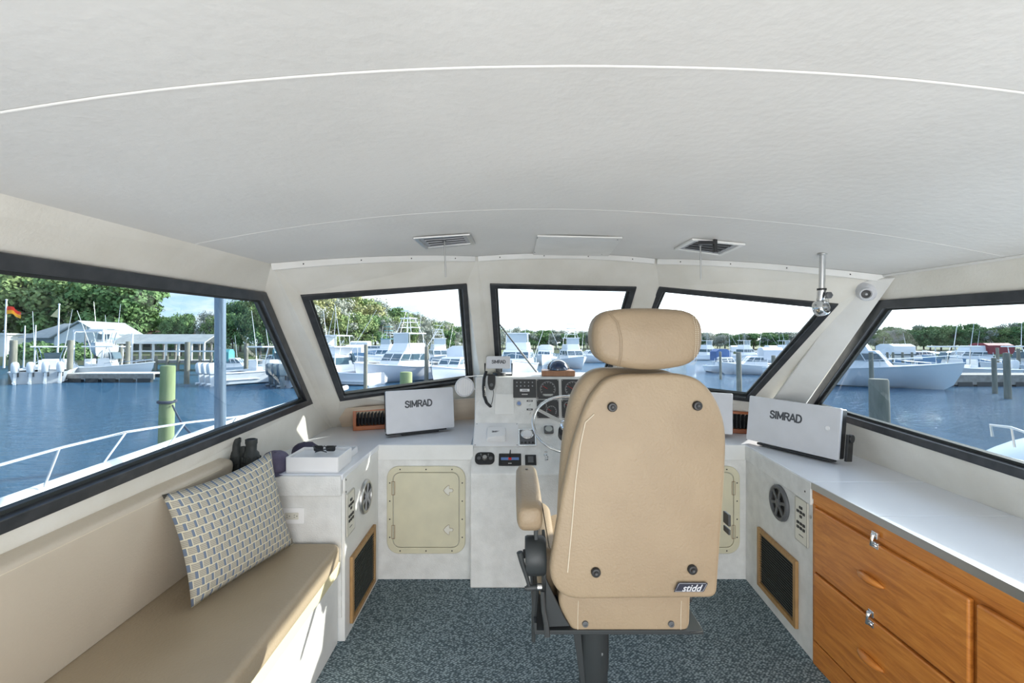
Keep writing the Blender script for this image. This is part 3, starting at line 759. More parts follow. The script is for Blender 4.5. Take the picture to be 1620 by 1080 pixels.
# --- right counter in front of the cabinet
t = thing('side_counter', 'white built-in counter at right ahead of the teak cabinet with a black speaker', 'counter', (1.44, 2.4, 0))
rx = lambda Y: 1.405+(Y-2.126)*RS
b = B(); b.prism([(rx(2.126), 2.126, 0), (rx(2.82), 2.82, 0), (rx(2.82)+.04, 2.82, 0), (rx(2.126)+.04, 2.126, 0)], (0, 0, CT-.03)); obj('side_panel', b, 'gelrough', t)
obj('countertop', B().prism([(rx(2.126)-.006, 2.128, CT-.03), (rx(2.82)-.006, 2.815, CT-.03), (.95, 2.815, CT-.03), (.95, 3.62, CT-.03), (1.75, 3.3, CT-.03), (1.95, 3.0, CT-.03), (1.96, 2.128, CT-.03)], (0, 0, .03)), 'laminate', t, bevel=.004)
obj('fascia', B().prism([(rx(2.126)-.010, 2.128, CT-.11), (rx(2.82)-.010, 2.82, CT-.09), (rx(2.82)-.010, 2.82, CT-.006), (rx(2.126)-.010, 2.128, CT-.006)], (.012, 0, 0)), 'gelrough', t, bevel=.003)
screw(t, MW_R(2.17, .775, .011), .005)
speaker(t, MW_R(2.414, .628, .001), .093, 'greyp', 'greyp')
switch_panel(t, MW_R(2.208, .617, .001), .105, .215)
louvre_grille(t, MW_R(2.44, .237, .001), .40, .335)
obj('key_lock', B().lathe([(.008, 0), (.008, .003), (.003, .004), (0, .004)], MW_R(2.143, .665, .001), 14), 'steel', t)

# --- front bulkheads with beige hatches
for x0, x1, nm in ((-.84, -.24, 'wall_front_lower'), (.92, 1.46, 'wall_front_lower.001')):
    w_ = obj(nm, B().box2((x0, 2.82, 0), (x1, 2.85, CT-.03)), 'gelrough', kind='structure')
    obj('fascia', B().box2((x0, 2.808, CT-.095), (x1, 2.821, CT-.002)), 'wallw', w_, bevel=.003)
def hatch(xc, zc, w, h, label, flip=False):
    m = MW_F(xc, zc, .0005); t = thing('access_hatch', label, 'hatch', m)
    obj('hatch_frame', B().ring(P3(rrect(w, h, .075, 8), m, 0), P3(rrect(w-.075, h-.075, .045, 8), m, 0), m.to_3x3() @ V((0, 0, .012))), 'hatch', t, bevel=.005, seg=3)
    d = obj('hatch_door', B().prism(P3(rrect(w-.081, h-.081, .043, 8), m, 0), m.to_3x3() @ V((0, 0, .010))), 'hatch', t, bevel=.003)
    sg = -1 if flip else 1
    for zz in (.135, -.135):
        mm = m @ Matrix.Translation((-sg*(w/2-.040), zz*h/.54, 0))
        obj('hinge', B().ring(P3(rrect(.022, .085, .002, 1), mm, .0105), P3(rrect(.016, .079, .001, 1), mm, .0105), m.to_3x3() @ V((0, 0, .0025))), 'stitch', d)
        mm = m @ Matrix.Translation((sg*(w/2-.10), zz*h/.54*.9, 0))
        pts = [(-.034, 0), (-.022, .016), (-.004, .030), (0, .030), (.002, .010), (.020, .009), (.024, 0), (.020, -.009), (.002, -.010), (0, -.030), (-.004, -.030), (-.022, -.016)]
        l_ = obj('latch', B().prism([mm @ V((sg*x, y, .0102)) for x, y in pts], m.to_3x3() @ V((0, 0, .003))), 'ivory', d, bevel=.001)
        obj('latch_rim', B().tube([mm @ V((sg*x*1.06, y*1.06, .0108)) for x, y in pts], .0011, 5, closed=True), 'stitch', d)
    for px_, py_ in [(a*w*.33, s2_*(h/2-.019)) for a in (-1, 0, 1) for s2_ in (1, -1)]+[(s2_*(w/2-.019), a*h*.115) for a in (-2.7, -.9, .9, 2.7) for s2_ in (1, -1)]:
        screw(t, m @ Matrix.Translation((px_, py_, .0125)), .0045)
hatch(-.5305, .432, .485, .54, 'beige plastic hatch with two arrow latches on the front bulkhead left of the console')
hatch(1.165, .432, .485, .54, 'beige plastic hatch mostly hidden behind the helm chair, right of the console', True)

# --- teak cabinet at right
t = thing('teak_cabinet', 'varnished teak drawer cabinet with chrome latches along the right wall', 'cabinet', (1.43, 1.3, 0))
X0 = 1.405
obj('carcass', B().box2((X0+.018, -.6, .0), (1.93, 2.124, CT-.032)), 'teak', t)
obj('face_frame', B().box2((X0+.006, -.6, .0), (X0+.02, 2.124, CT-.032)), 'teak', t)
obj('top_rail', B().box2((X0-.004, -.6, .757), (X0+.012, 2.124, CT-.034)), 'teak', t, bevel=.003)
obj('lower_rail', B().box2((X0+.001, -.6, .735), (X0+.012, 2.124, .757)), 'teak', t, bevel=.002)
obj('end_stile', B().box2((X0-.002, 2.104, 0), (X0+.012, 2.124, .735)), 'teak', t, bevel=.002)
def front(name, y0, y1, z0, z1, hy, hz):
    d = obj(name, B().box2((X0-.016, y0, z0), (X0+.006, y1, z1)), 'teak', t, bevel=.008, seg=3)
    if hy is not None:
        P = []; 
        for k in range(9): u = -1+k/4; P.append((X0-.018-.014*(1-u*u), hy+u*.062, hz))
        obj('handle', B().tube(P, [.004, .010, .0135, .015, .016, .015, .0135, .010, .004], 12), 'teak', d)
    return d
front('drawer', 1.385, 2.098, .437, .728, 1.76, .583)
front('drawer', 1.385, 2.098, .118, .427, 1.76, .27)
front('cabinet_door', .62, 1.365, .118, .728, None, 0)
front('cabinet_door', -.15, .60, .118, .728, None, 0)
obj('toe_kick', B().box2((X0-.010, -.6, .002), (X0+.006, 2.11, .108)), 'teak', t, bevel=.003)
for hy, hz in ((1.74, .745), (1.762, .432)):
    l_ = obj('latch_plate', B().box2((X0-.010, hy-.014, hz+.004), (X0-.022 if hz > .7 else X0-.018, hy+.014, hz+.030)).box2((X0-.008, hy-.016, hz-.034), (X0-.020, hy+.016, hz-.010)), 'chrome', t, bevel=.003)
    obj('latch_lever', B().tube([(X0-.026, hy, hz+.017), (X0-.032, hy-.003, hz), (X0-.028, hy+.002, hz-.022)], [.007, .005, .008], 8).cyl((X0-.020, hy-.010, hz+.017), (X0-.020, hy+.010, hz+.017), .006).cyl((X0-.018, hy-.014, hz-.022), (X0-.018, hy+.014, hz-.022), .005), 'chrome', l_)
tp = thing('cabinet_worktop', 'glossy white laminate worktop on the teak cabinet', 'worktop', (1.6, 1.2, CT-.03))
for y0, y1 in ((-.6, 1.738), (1.740, 2.124)):
    obj('worktop_panel', B().box2((X0-.004, y0, CT-.031), (1.955, y1, CT)), 'laminate', tp, bevel=.002)
obj('edge_strip', B().box2((X0-.009, -.6, CT-.032), (X0-.004, 2.124, CT-.001)), 'steel', tp)

# --- bench at left
t = thing('bench_seat', 'long beige vinyl bench under the left window', 'bench', (-1.1, 1.0, 0))
obj('base', B().box2((-1.5, -.6, 0), (-.86, 2.245, .40)), 'wallw', t, bevel=.004)
oc = smooth_outline([(-1.42, -.55), (-.835, -.55), (-.835, 2.238), (-1.42, 2.238)], [.05, .05, .06, .05])
cushion('seat_cushion', oc, Matrix.Translation((0, 0, .402)), .10, 'vinyl', t, edge=.024)
M['sunband'] = mat('cream_sunlit_band', (.66, .60, .38), .7)
obj('sunlit_band', B().box2((-.860, -.55, .350), (-.845, 2.236, .408)), 'sunband', t, bevel=.004)  # added cream strip that paints the sunlit front of the cushion
prof = smooth_outline([(-1.385, .502), (-1.268, .955), (-1.355, .972), (-1.50, .502)], [.004, .035, .02, .01], 6)
b = B(); ys = [-.55, 2.06, 2.085, 2.098]; sc = [1, 1, .97, .88]
pc = V((-1.38, .74)); 
b.loft([[(pc.x+(x-pc.x)*k, y, pc.y+(z-pc.y)*(k if z > .74 else 1)) for x, z in prof] for y, k in zip(ys, sc)])
obj('backrest', b, 'vinylb', t, angle=50)
obj('backrest_seam', B().tube([(-1.290, y, .9) if False else (-1.2755, y, .935) for y in [-.5+k*.25 for k in range(11)]], .0012, 5), 'stitchl', t)

# --- pillow: four corners leaning on the backrest
t0 = [V((-1.225, 1.70, .508)), V((-1.085, 2.205, .508)), V((-1.155, 2.13, .975)), V((-1.300, 1.655, .945))]
b = B(); n_ = 22; G = [[], []]
nrm = (t0[1]-t0[0]).cross(t0[3]-t0[0]).normalized()
if nrm.x < 0: nrm = -nrm
def pw_(u, v):
    p = t0[0].lerp(t0[1], u).lerp(t0[3].lerp(t0[2], u), v)
    s_ = (1-abs(2*u-1)**2.6)*(1-abs(2*v-1)**2.6)
    c_ = .22*((1-abs(2*u-1)**2))*(v-.5)**3+.0
    q = p+(t0[3]-t0[0])*(-.05*(1-(2*u-1)**2)*(2*v-1)*abs(2*v-1))*(1 if v > .5 else .3)+(t0[1]-t0[0])*(-.04*(1-(2*v-1)**2)*(2*u-1)*abs(2*u-1))
    wr = noise.noise(V((u*5, v*5, 3)))*.008*s_
    return q, s_**.6*.062+wr, s_
for sd in (1, -1):
    for i in range(n_+1):
        row = []
        for j in range(n_+1):
            q_, th, _ = pw_(i/n_, j/n_); row.append(b.bm.verts.new(q_+nrm*(.035+sd*th)))
        G[0 if sd == 1 else 1].append(row)
uvl = b.bm.loops.layers.uv.new('UVMap')
for g in G:
    for i in range(n_):
        for j in range(n_):
            f = b.bm.faces.new((g[i][j], g[i+1][j], g[i+1][j+1], g[i][j+1]))
            for l, (a, c) in zip(f.loops, ((i, j), (i+1, j), (i+1, j+1), (i, j+1))): l[uvl].uv = (a/n_, c/n_)
bmesh.ops.remove_doubles(b.bm, verts=b.bm.verts, dist=.0012)
pil = obj('throw_pillow', b, 'pillow', angle=180); tag(pil, 'square blue and beige woven pillow leaning in the corner of the bench', 'pillow')

# ------------------------------------------------------------------ helm console
CXL, CXR = -.25, .95
prof = [(2.72, 0), (2.72, .682), (2.735, .697), (2.86, .811), (3.02, .921), (3.10, 1.205), (3.12, 1.222), (3.44, 1.222), (3.60, .80), (3.60, 0)]
con = thing('helm_console', 'white helm console with gauges and switches facing the chair', 'console', (.35, 2.9, 0))
b = B(); b.prism([(CXL, y, z) for y, z in prof], (CXR-CXL, 0, 0)); obj('body', b, 'gelrough', con, bevel=.008, seg=3)
FA = plane_of(V((0, 2.735, .697)), V((1, 2.735, .697)), V((0, 2.86, .811)))
FB = plane_of(V((0, 2.86, .811)), V((1, 2.86, .811)), V((0, 3.02, .921)))
FC = plane_of(V((0, 3.02, .921)), V((1, 3.02, .921)), V((0, 3.10, 1.205)))
VA, VB, VC = V((0, .125, .114)), V((0, .16, .11)), V((0, .08, .284))
def onf(px, py, F, off=.0012):
    v = {id(FA): VA, id(FB): VB, id(FC): VC}[id(F)]
    m = frame_m(hit(px, py, *F), (1, 0, 0), v); return m @ Matrix.Translation((0, 0, off))
def span(x0, x1, y0, y1, F):
    a, c = hit(x0, y1, *F), hit(x1, y0, *F); v = {id(FA): VA, id(FB): VB, id(FC): VC}[id(F)].normalized()
    return onf((x0+x1)/2, (y0+y1)/2, F), abs(c.x-a.x), abs((c-a).dot(v))
def plate(name, x0, x1, y0, y1, F, mt, th=.008, r=.003, par=None, bevel=.0015):
    m, w, h = span(x0, x1, y0, y1, F)
    return obj(name, B().prism(P3(rrect(w, h, min(r, w*.45, h*.45), 4), m), m.to_3x3() @ V((0, 0, th))), mt, par or con, bevel=bevel), m, w, h
# warning-lamp panel
o, m, w, h = plate('alarm_panel', 812, 848, 600, 629, FC, 'gauge', .008)
for r_ in range(2):
    for c in range(5): obj('indicator_light', B().lathe([(.0045, .008), (.004, .0105), (0, .011)], m @ Matrix.Translation(((c-2)*w*.17, h*(.33-r_*.2), 0)), 10), 'midgrey', o)
obj('hour_meter', B().box((0, -h*.10, .0092), (w*.42, h*.14, .003), m), 'whitep', o)
marks(len('ENGINE'), .011, m @ Matrix.Translation((0, -h*.32, .0085)), 'inkwhite', o)
marks(len('12045'), .012, m @ Matrix.Translation((0, -h*.10, .0109)), 'ink', o)
def gauge(x0, x1, y0, y1, big=True, ang=2.6):
    o, m, w, h = plate('gauge', x0, x1, y0, y1, FC, 'gauge', .008)
    R = min(w, h)*.41
    if big: cs = [((0, 0), R)]
    else: cs = [((-w*.22, h*.18), R*.55), ((w*.16, -h*.12), R*.75)]
    for (cx, cy), r in cs:
        mm = m @ Matrix.Translation((cx, cy, .008))
        obj('gauge_rim', B().lathe([(r, 0), (r, .003), (r*.93, .003), (r*.93, 0)], mm, 28, caps=False), 'greyp', o)
        b = B()
        for k in range(11):
            a = PI*1.15-k*PI*1.3/10; c_, s_ = math.cos(a), math.sin(a)
            b.cyl(mm @ V((r*.74*c_, r*.74*s_, .0006)), mm @ V((r*.90*c_, r*.90*s_, .0006)), .0008, seg=4)
        obj('dial_marks', b, 'inkwhite', o)
        obj('dial_arc', B().tube([mm @ V((r*.9*math.cos(PI*1.15-k*PI*1.3/20), r*.9*math.sin(PI*1.15-k*PI*1.3/20), .0006)) for k in range(21)], .0006, 4), 'inkwhite', o)
        obj('needle', B().box((r*.3*math.cos(ang), r*.3*math.sin(ang), .0016), (r*.75, .0035, .001), mm @ Matrix.Translation((0, 0, 0)) @ Matrix.Rotation(0, 4, 'Z')) if False else B().cyl(mm @ V((0, 0, .0016)), mm @ V((r*.75*math.cos(ang), r*.75*math.sin(ang), .0016)), .0018, .0008, 6), 'inkred', o)
        obj('needle_hub', B().lathe([(.004, .0008), (.0035, .003), (0, .0035)], mm, 10), 'black', o)
    if big:
        obj('counter_window', B().box((0, -h*.30, .0087), (w*.45, h*.10, .0012), m), 'paper', o)
    for sx in (-1, 1):
        for sy in (-1, 1): screw(o, m @ Matrix.Translation((sx*(w/2-.006), sy*(h/2-.006), .0082)), .003, 'steel')
gauge(849.5, 883.5, 600, 631); gauge(849.5, 883.5, 632.5, 661, False)
gauge(889, 923, 600, 631); gauge(889, 923, 632.5, 661, False)
gauge(930, 964, 600, 631)
m = onf(821, 638, FC); o = obj('start_button', B().lathe([(.017, 0), (.017, .004), (.014, .007), (.013, .007)], m, 24), 'steel', con)
obj('button_face', B().lathe([(.013, .006), (.012, .009), (0, .0095)], m, 20), 'bluebutton', o)
for py, s_ in ((634, 'START'), (647.5, 'STOP')):
    m = onf(838, py, FC); o = obj('label_plate', B().box((0, 0, .001), (.040, .011, .002), m), 'black', con)
    marks(len(s_), .009, m @ Matrix.Translation((0, 0, .0022)), 'inkwhite', o)
    m = onf(838, py+5.5, FC); obj('toggle_switch', B().lathe([(.006, 0), (.006, .003), (.0025, .004), (.003, .016), (0, .017)], m @ Matrix.Rotation(.4, 4, 'X'), 12), 'steel', con)
o, m, w, h = plate('blank_plate', 783, 813, 623, 655, FC, 'wallw', .004)
o, m, w, h = plate('dash_plate', 750, 821, 669, 706, FB, 'whitep', .004, .004)
for sx in (-1, 1):
    for sy in (-1, 1): screw(o, m @ Matrix.Translation((sx*(w/2-.01), sy*(h/2-.01), .0042)), .003)
# square instrument with a round chrome dial
o, m, w, h = plate('square_instrument', 820.5, 847.5, 680, 706.5, FB, 'chrome', .012, .006)
obj('instrument_face', B().prism(P3(rrect(w*.86, h*.86, .005, 3), m, .012), m.to_3x3() @ V((0, 0, .002))), 'greyp', o)
obj('dial', B().lathe([(.040, .013), (.041, .026), (.035, .030), (.033, .0285), (0, .0285)], m @ Matrix.Translation((0, h*.10, 0)), 28), 'chrome', o, angle=50)
obj('dial_face', B().lathe([(.031, .0287), (.030, .0305), (0, .0312)], m @ Matrix.Translation((0, h*.10, 0)), 24), 'whitep', o)
for k in range(4): obj('push_button', B().lathe([(.007, .013), (.006, .018), (0, .0185)], m @ Matrix.Translation(((k-1.5)*w*.2, -h*.34, 0)), 12), 'black', o)
m = onf(868, 681, FB); o = obj('small_gauge', B().prism(P3(rrect(.062, .060, .012, 4), m), m.to_3x3() @ V((0, 0, .016))), 'greyp', con, bevel=.003)
obj('gauge_face', B().lathe([(.024, .016), (.023, .019), (0, .020)], m, 22), 'paper', o)
# lower switches
o, m, w, h = plate('battery_switch_panel', 751, 783, 716, 735, FA, 'black', .007, .03)
for dx in (-1, 1): obj('selector_mark', B().lathe([(.012, .0072), (.011, .009), (0, .009)], m @ Matrix.Translation((dx*w*.3, 0, 0)), 18), 'greyp', o)
obj('selector_knob', B().lathe([(.016, .0072), (.013, .014), (.014, .020), (0, .021)], m, 18), 'steel', o)
obj('toggle', B().cyl(m @ V((-.02, .01, .009)), m @ V((-.024, .014, .03)), .003).cyl(m @ V((.02, .01, .009)), m @ V((.022, .014, .03)), .003), 'steel', o)
o, m, w, h = plate('trim_tab_panel', 789, 824.5, 718, 737, FA, 'black', .007)
obj('panel_stripe', B().box((0, h*.05, .0074), (w*.8, h*.22, .001), m), 'bluebutton', o)
obj('panel_mark', B().box((0, h*.05, .0080), (w*.14, h*.2, .001), m), 'inkred', o)
marks(len('TRIM'), .009, m @ Matrix.Translation((0, -h*.33, .0075)), 'inkwhite', o)
obj('lever', B().tube([m @ V((0, h*.2, .007)), m @ V((.001, h*.3, .035)), m @ V((.003, h*.38, .060))], [.006, .004, .003], 8), 'black', o)
o, m, w, h = plate('rocker_panel', 831, 848, 720, 736, FA, 'black', .007)
obj('rocker', B().box((0, 0, .009), (w*.5, h*.6, .006), m), 'greyp', o, bevel=.001)
m = onf(863, 720, FA)
o = obj('engine_knob', B().lathe([(.010, 0), (.010, .004), (.004, .006), (.004, .030), (.010, .034), (.010, .040), (0, .043)], m, 16), 'chrome', con)
obj('engine_knob', B().lathe([(.010, 0), (.010, .004), (.004, .006), (.004, .020), (.009, .024), (.009, .030), (0, .033)], onf(864.5, 727, FA), 16), 'chrome', con)

# steering wheel: three flat spokes, chrome rim, black hub on its column
wc = at(898, 669, 2.70); wm = frame_m(wc, (1, 0, 0), (0, .76, .65))
t = thing('steering_wheel', 'chrome rimmed steering wheel partly hidden behind the helm chair', 'steering wheel', wm)
Rw = .205
obj('rim', B().tube([wm @ V((Rw*math.cos(2*PI*k/64), Rw*math.sin(2*PI*k/64), 0)) for k in range(64)], .0095, 12, closed=True), 'chrome', t)
for a in (2.62, .52, -1.57):
    mm = wm @ Matrix.Rotation(a, 4, 'Z')
    obj('spoke', B().prism([mm @ V(p) for p in ((.02, -.014, -.018), (.02, .014, -.018), (Rw-.004, .010, .002), (Rw-.004, -.010, .002))], (mm.to_3x3() @ V((0, 0, .004)))), 'chrome', t, bevel=.0015)
obj('hub', B().lathe([(.042, -.030), (.042, -.012), (.034, -.004), (.022, .004), (0, .006)], wm, 28), 'chrome', t)
obj('column', B().lathe([(.050, -.12), (.050, -.075), (.040, -.070), (.036, -.03)], wm, 28), 'black', t)

# small covered display on a bracket at the console's top left
def covered(name_, label, bl, br, h, lean, depth, word, wsize, wpos=(.5, .66)):
    u = (br-bl); w = u.length; un = u.normalized(); n_ = V((0, 0, 1)).cross(un); n_ = -n_ if n_.y < 0 else n_   # n_: away from the viewer
    up = (V((0, 0, 1))+n_*lean).normalized(); m = frame_m(bl, un, up)
    return m, w
def display(name, label, bl, br, h, lean, word, wsize, foot_h=.0, depth=.05, wpos=(.5, .66), knob=None):
    u = br-bl; w = V((u.x, u.y, 0)).length; un = u.normalized()
    bk = V((-un.y, un.x, 0)).normalized(); bk = -bk if bk.y < 0 else bk
    up = (V((0, 0, 1))+bk*lean).normalized(); m = frame_m(bl, un, up)
    t = thing(name, label, 'display', frame_m((bl+br)/2, un, (0, 0, 1)))
    Z = m.to_3x3() @ V((0, 0, 1))
    c = obj('sun_cover', B().prism(P3(rrect(w, h, .008, 3, w/2, h/2), m, 0), -Z*.018), 'cover', t, bevel=.004, seg=3)
    obj('screen_body', B().prism(P3(rrect(w*.985, h*.97, .01, 3, w/2, h/2), m, -.018), -Z*depth), 'black', t, bevel=.005)
    if foot_h > 0:
        mid = (bl+br)/2+bk*(.045+lean*h*.4)
        obj('bracket', B().box((0, 0, 0), (w*.55, .07, .012), frame_m(mid+V((0, 0, -foot_h+.007)), un, bk)), 'black', t, bevel=.003)
        obj('bracket_post', B().box((0, 0, 0), (.05, .03, h*.6+foot_h), frame_m(mid+bk*.02+V((0, 0, h*.3-foot_h/2)), un, bk)), 'black', t, bevel=.003)
    block_word(word, wsize*.62, m @ Matrix.Translation((w*wpos[0], h*wpos[1], .0003)), 'ink', c)
    if knob:
        mm = m @ Matrix.Translation((w*knob[0], h*knob[1], 0))
        obj('cover_button', B().lathe([(.012, 0), (.012, .003), (.010, .005), (0, .0055)], mm, 20), 'whitep', c)
    return t, m
t, m = display('chart_display', 'covered SIMRAD display standing on the left dash beside the slatted wood box', V((-.818, 2.965, .862)), V((-.402, 3.185, .862)), .278, .10, 'SIMRAD', .066, .026, wpos=(.47, .66))
obj('base_bar', B().box((.21, -.006, -.03), (.41, .010, .05), m), 'black', t, bevel=.003)
t, m = display('chart_display', 'covered SIMRAD display standing on the counter before the right side window', V((1.462, 2.845, .862)), V((1.700, 2.375, .862)), .272, .13, 'SIMRAD', .066, .026, wpos=(.45, .66), knob=(.885, .58))
obj('base_bar', B().box((.28, -.010, -.035), (.42, .014, .06), m), 'black', t, bevel=.004)
obj('side_bracket', B().box((.545, .07, -.06), (.014, .14, .05), m).lathe([(.022, 0), (.022, .02), (0, .021)], m @ Matrix.Translation((.54, .12, -.06)) @ Matrix.Rotation(PI/2, 4, 'Y'), 16), 'black', t, bevel=.002)
display('chart_display', 'covered display on the right dash, only its edge showing beside the chair', V((1.03, 3.17, .862)), V((1.432, 2.955, .862)), .265, .10, 'SIMRAD', .06, .026)
t, m = display('radio_display', 'small covered SIMRAD radio on a bracket atop the console left end', V((-.178, 3.15, 1.275)), V((-.012, 3.15, 1.275)), .086, .12, 'SIMRAD', .034, 0, wpos=(.52, .55))
obj('bracket', B().tube([V((-.188, 3.17, 1.31)), V((-.19, 3.19, 1.228)), V((0, 3.19, 1.228)), V((.0, 3.17, 1.31))], .006, 8).lathe([(.05, 0), (.045, .02), (0, .022)], Matrix.Translation((-.09, 3.2, 1.2235)), 20), 'black', t)
# small wedge cover on the dash
m = onf(785, 690, FB, .0055); t = thing('autopilot_control', 'small white SIMRAD covered wedge control on the sloping dash', 'control unit', m)
secs = [P3(rrect(.125, .10, .008, 3), m, 0), P3(rrect(.122, .098, .008, 3), m, .018), [p+(m.to_3x3() @ V((0, .006, .022*(1 if i > 11 else .2)))) for i, p in enumerate(P3(rrect(.112, .088, .008, 3), m, .022))]]
obj('cover', B().loft(secs), 'whitep', t, bevel=.003)
block_word('SIMRAD', .012, m @ Matrix.Translation((0, .012, .0262)), 'ink', t)

# radio handset with its coiled cord
m = onf(778, 606, FC, .012); t = thing('radio_handset', 'black radio microphone hanging on the console with a coiled cord', 'microphone', m)
ol = smooth_outline([(-.026, .04), (-.020, .052), (.020, .052), (.026, .04), (.026, -.01), (.014, -.050), (-.014, -.050), (-.026, -.01)], .012, 3)
obj('mic_body', B().prism(P3(ol, m, 0), m.to_3x3() @ V((0, 0, .03))), 'black', t, bevel=.006, seg=3)
obj('mic_grille', B().lathe([(.012, .030), (.011, .0315), (0, .032)], m @ Matrix.Translation((0, -.018, 0)), 14), 'greyp', t)
obj('mic_clip', B().box((0, .0, -.006), (.02, .03, .012), m), 'steel', t)
P = [at(769, 588, 3.06), at(766, 598, 3.03), at(765, 612, 3.02), at(766, 626, 3.0), at(770, 637, 2.98), at(776, 643, 2.97)]
coil = []
for k in range(260):
    u = k/259*(len(P)-1); i = min(int(u), len(P)-2); p = P[i].lerp(P[i+1], u-i); a = k*1.15
    coil.append(p+V((math.cos(a)*.009, 0, math.sin(a)*.004))+V((0, math.sin(a)*.009, 0)))
obj('coiled_cord', B().tube(coil, .0032, 5), 'black', t)
obj('straight_cord', B().tube([P[-1], at(779, 634, 2.98), at(781, 622, 2.99), at(780, 616, 3.0)], .0025, 6), 'greyp', t)

# horn speaker on the left of the console
hc = at(735, 612, 3.02); m = frame_m(hc, (1, 0.25, 0), (0, .1, 1)); t = thing('horn_speaker', 'round white slatted speaker beside the left end of the console', 'speaker', m)
obj('speaker_body', B().lathe([(.030, -.05), (.052, -.03), (.064, -.008), (.065, 0), (.058, .006), (.056, .001), (0, .001)], m, 32), 'cover', t, angle=50)
for k in range(9):
    x = (k-4)*.0118; hh = math.sqrt(max(.055**2-x*x, 1e-5))
    obj('slat', B().box((x, 0, .004), (.0055, 2*hh, .007), m), 'whitep', t, bevel=.001)
obj('mounting_bracket', B().tube([hc+V((0, .02, .066)), hc+V((.045, .03, .068)), V((-.235, 3.11, 1.235))], .004, 6).tube([hc+V((.06, .02, -.015)), V((-.252, 3.08, 1.14))], .004, 6), 'whitep', t)

# compass on its wood block
t = thing('ship_compass', 'blue-black domed compass sitting on a wood block atop the console', 'compass', (.325, 3.22, 1.262))
obj('dome', B().lathe([(.068, 0), (.068, .012), (.062, .03), (.048, .052), (.025, .065), (0, .069)], Matrix.Translation((.325, 3.2, 1.2635)), 28), 'compass', t, angle=60)
obj('visor', B().tube([V((.325+.07*math.cos(a), 3.2+.05*math.sin(a)-.01, 1.27+.055*math.sin(a))) for a in [PI*k/12 for k in range(13)]], .007, 8), 'greyp', t)
tag(obj('wood_block', B().prism([(.205, 3.13, 1.2235), (.435, 3.13, 1.2235), (.43, 3.27, 1.2235), (.21, 3.27, 1.2235)], (0, 0, .038)), 'walnut', bevel=.004), 'brown wood block under the compass on top of the console', 'wood block')

# slatted teak boxes at the foot of the windscreen
def slat_box(label, c, yaw, w=.30, h=.15, d=.10):
    m = Matrix.Translation(c) @ Matrix.Rotation(yaw, 4, 'Z'); t = thing('slatted_box', label, 'vent box', m)
    obj('box_frame', B().ring([m @ V((x, -d/2, z)) for x, z in ((-w/2, 0), (w/2, 0), (w/2, h), (-w/2, h))], [m @ V((x, -d/2, z)) for x, z in ((-w/2+.022, .030), (w/2-.022, .030), (w/2-.022, h-.018), (-w/2+.022, h-.018))], m.to_3x3() @ V((0, d, 0))), 'redwood', t, bevel=.003)
    obj('back_panel', B().box((0, d/2-.012, h/2), (w-.04, .006, h-.03), m), 'shadeblack', t)
    n_ = 11
    for k in range(n_):
        mm = m @ Matrix.Translation((-w/2+.022+(w-.044)*(k+.5)/n_, -d/2+.026, h/2+.006)) @ Matrix.Rotation(.45, 4, 'Z')
        obj('fin', B().box((0, 0, 0), (.0035, .034, h-.05), mm), 'finm', t, smooth=False)
M['finm'] = mat('black_fin', (.05, .055, .06), .25)
slat_box('red teak slatted vent box at the left end of the dash under the window', V((-.985, 3.275, CT+.001)), .32)
slat_box('red teak slatted vent box at the right end of the dash behind the displays', V((1.50, 3.17, CT+.001)), -.30)
# beige strip of wall between dash and windows
for i, (a, c) in enumerate(((0, 1), (1, 2), (2, 3))):
    p, q = ext(*LB[a], CT+.001), ext(*LB[c], CT+.001); p2, q2 = ext(*LB[a], 1.0 if a == 0 else 1.03), ext(*LB[c], 1.03 if c != 3 else .97)
    off = V((0, -.006, 0))
    if i == 1: continue
    p, p2 = p.lerp(q, .05), p2.lerp(q2, .05); q, q2 = q.lerp(p, .04), q2.lerp(p2, .04)
    obj('trim_%d' % (tn+i), B().prism([x+off for x in (p, q, q2, p2)], (0, -.004, -.002)), 'beige_lam', kind='structure')
tn += 3

# ------------------------------------------------------------------ helm chair
ch = thing('helm_chair', 'tan leather helm chair seen from behind with headrest and one armrest', 'chair', (.42, 1.78, 0))
def cp(px, py, Y): p = at(px, py, Y); return (p.x, p.z)
YB = 1.50
mB = frame_m((0, YB, 0), (1, 0, 0), (0, 0, 1))      # plane facing the camera; depth goes towards the camera, so shift
def away(Y): return Matrix(((1, 0, 0, 0), (0, 0, 1, Y), (0, 1, 0, 0), (0, 0, 0, 1)))    # x->X, y->Z, depth->+Y
shell = smooth_outline([cp(*p, YB) for p in ((893, 950), (1135, 947), (1138, 905), (1150, 730), (1150, 668), (1128, 617), (1092, 590), (965, 592), (937, 622), (921, 655), (898, 730), (867, 915))],
                       [.06, .03, .2, .1, .1, .1, .09, .07, .08, .1, .2, .06], 6)
cushion('back_shell', shell, away(YB), .05, 'leather', ch, edge=.016, bulge=.006)
YC = 1.55
back = smooth_outline([cp(*p, YC) for p in ((880, 935), (1112, 935), (1122, 740), (1123, 672), (1098, 608), (1062, 585), (940, 583), (912, 612), (898, 655), (888, 740))],
                      [.05, .05, .2, .1, .1, .06, .06, .1, .1, .2], 6)
cushion('backrest', back, away(YC), .12, 'leather', ch, edge=.045, bulge=.012)
YH = 1.47
head = smooth_outline([cp(*p, YH) for p in ((938, 572), (1028, 590), (1114, 575), (1117, 492), (1020, 485), (938, 492))],
                      [.075, .15, .075, .085, .15, .085], 7)
cushion('headrest', head, away(YH), .13, 'leather2', ch, edge=.034, bulge=.010)
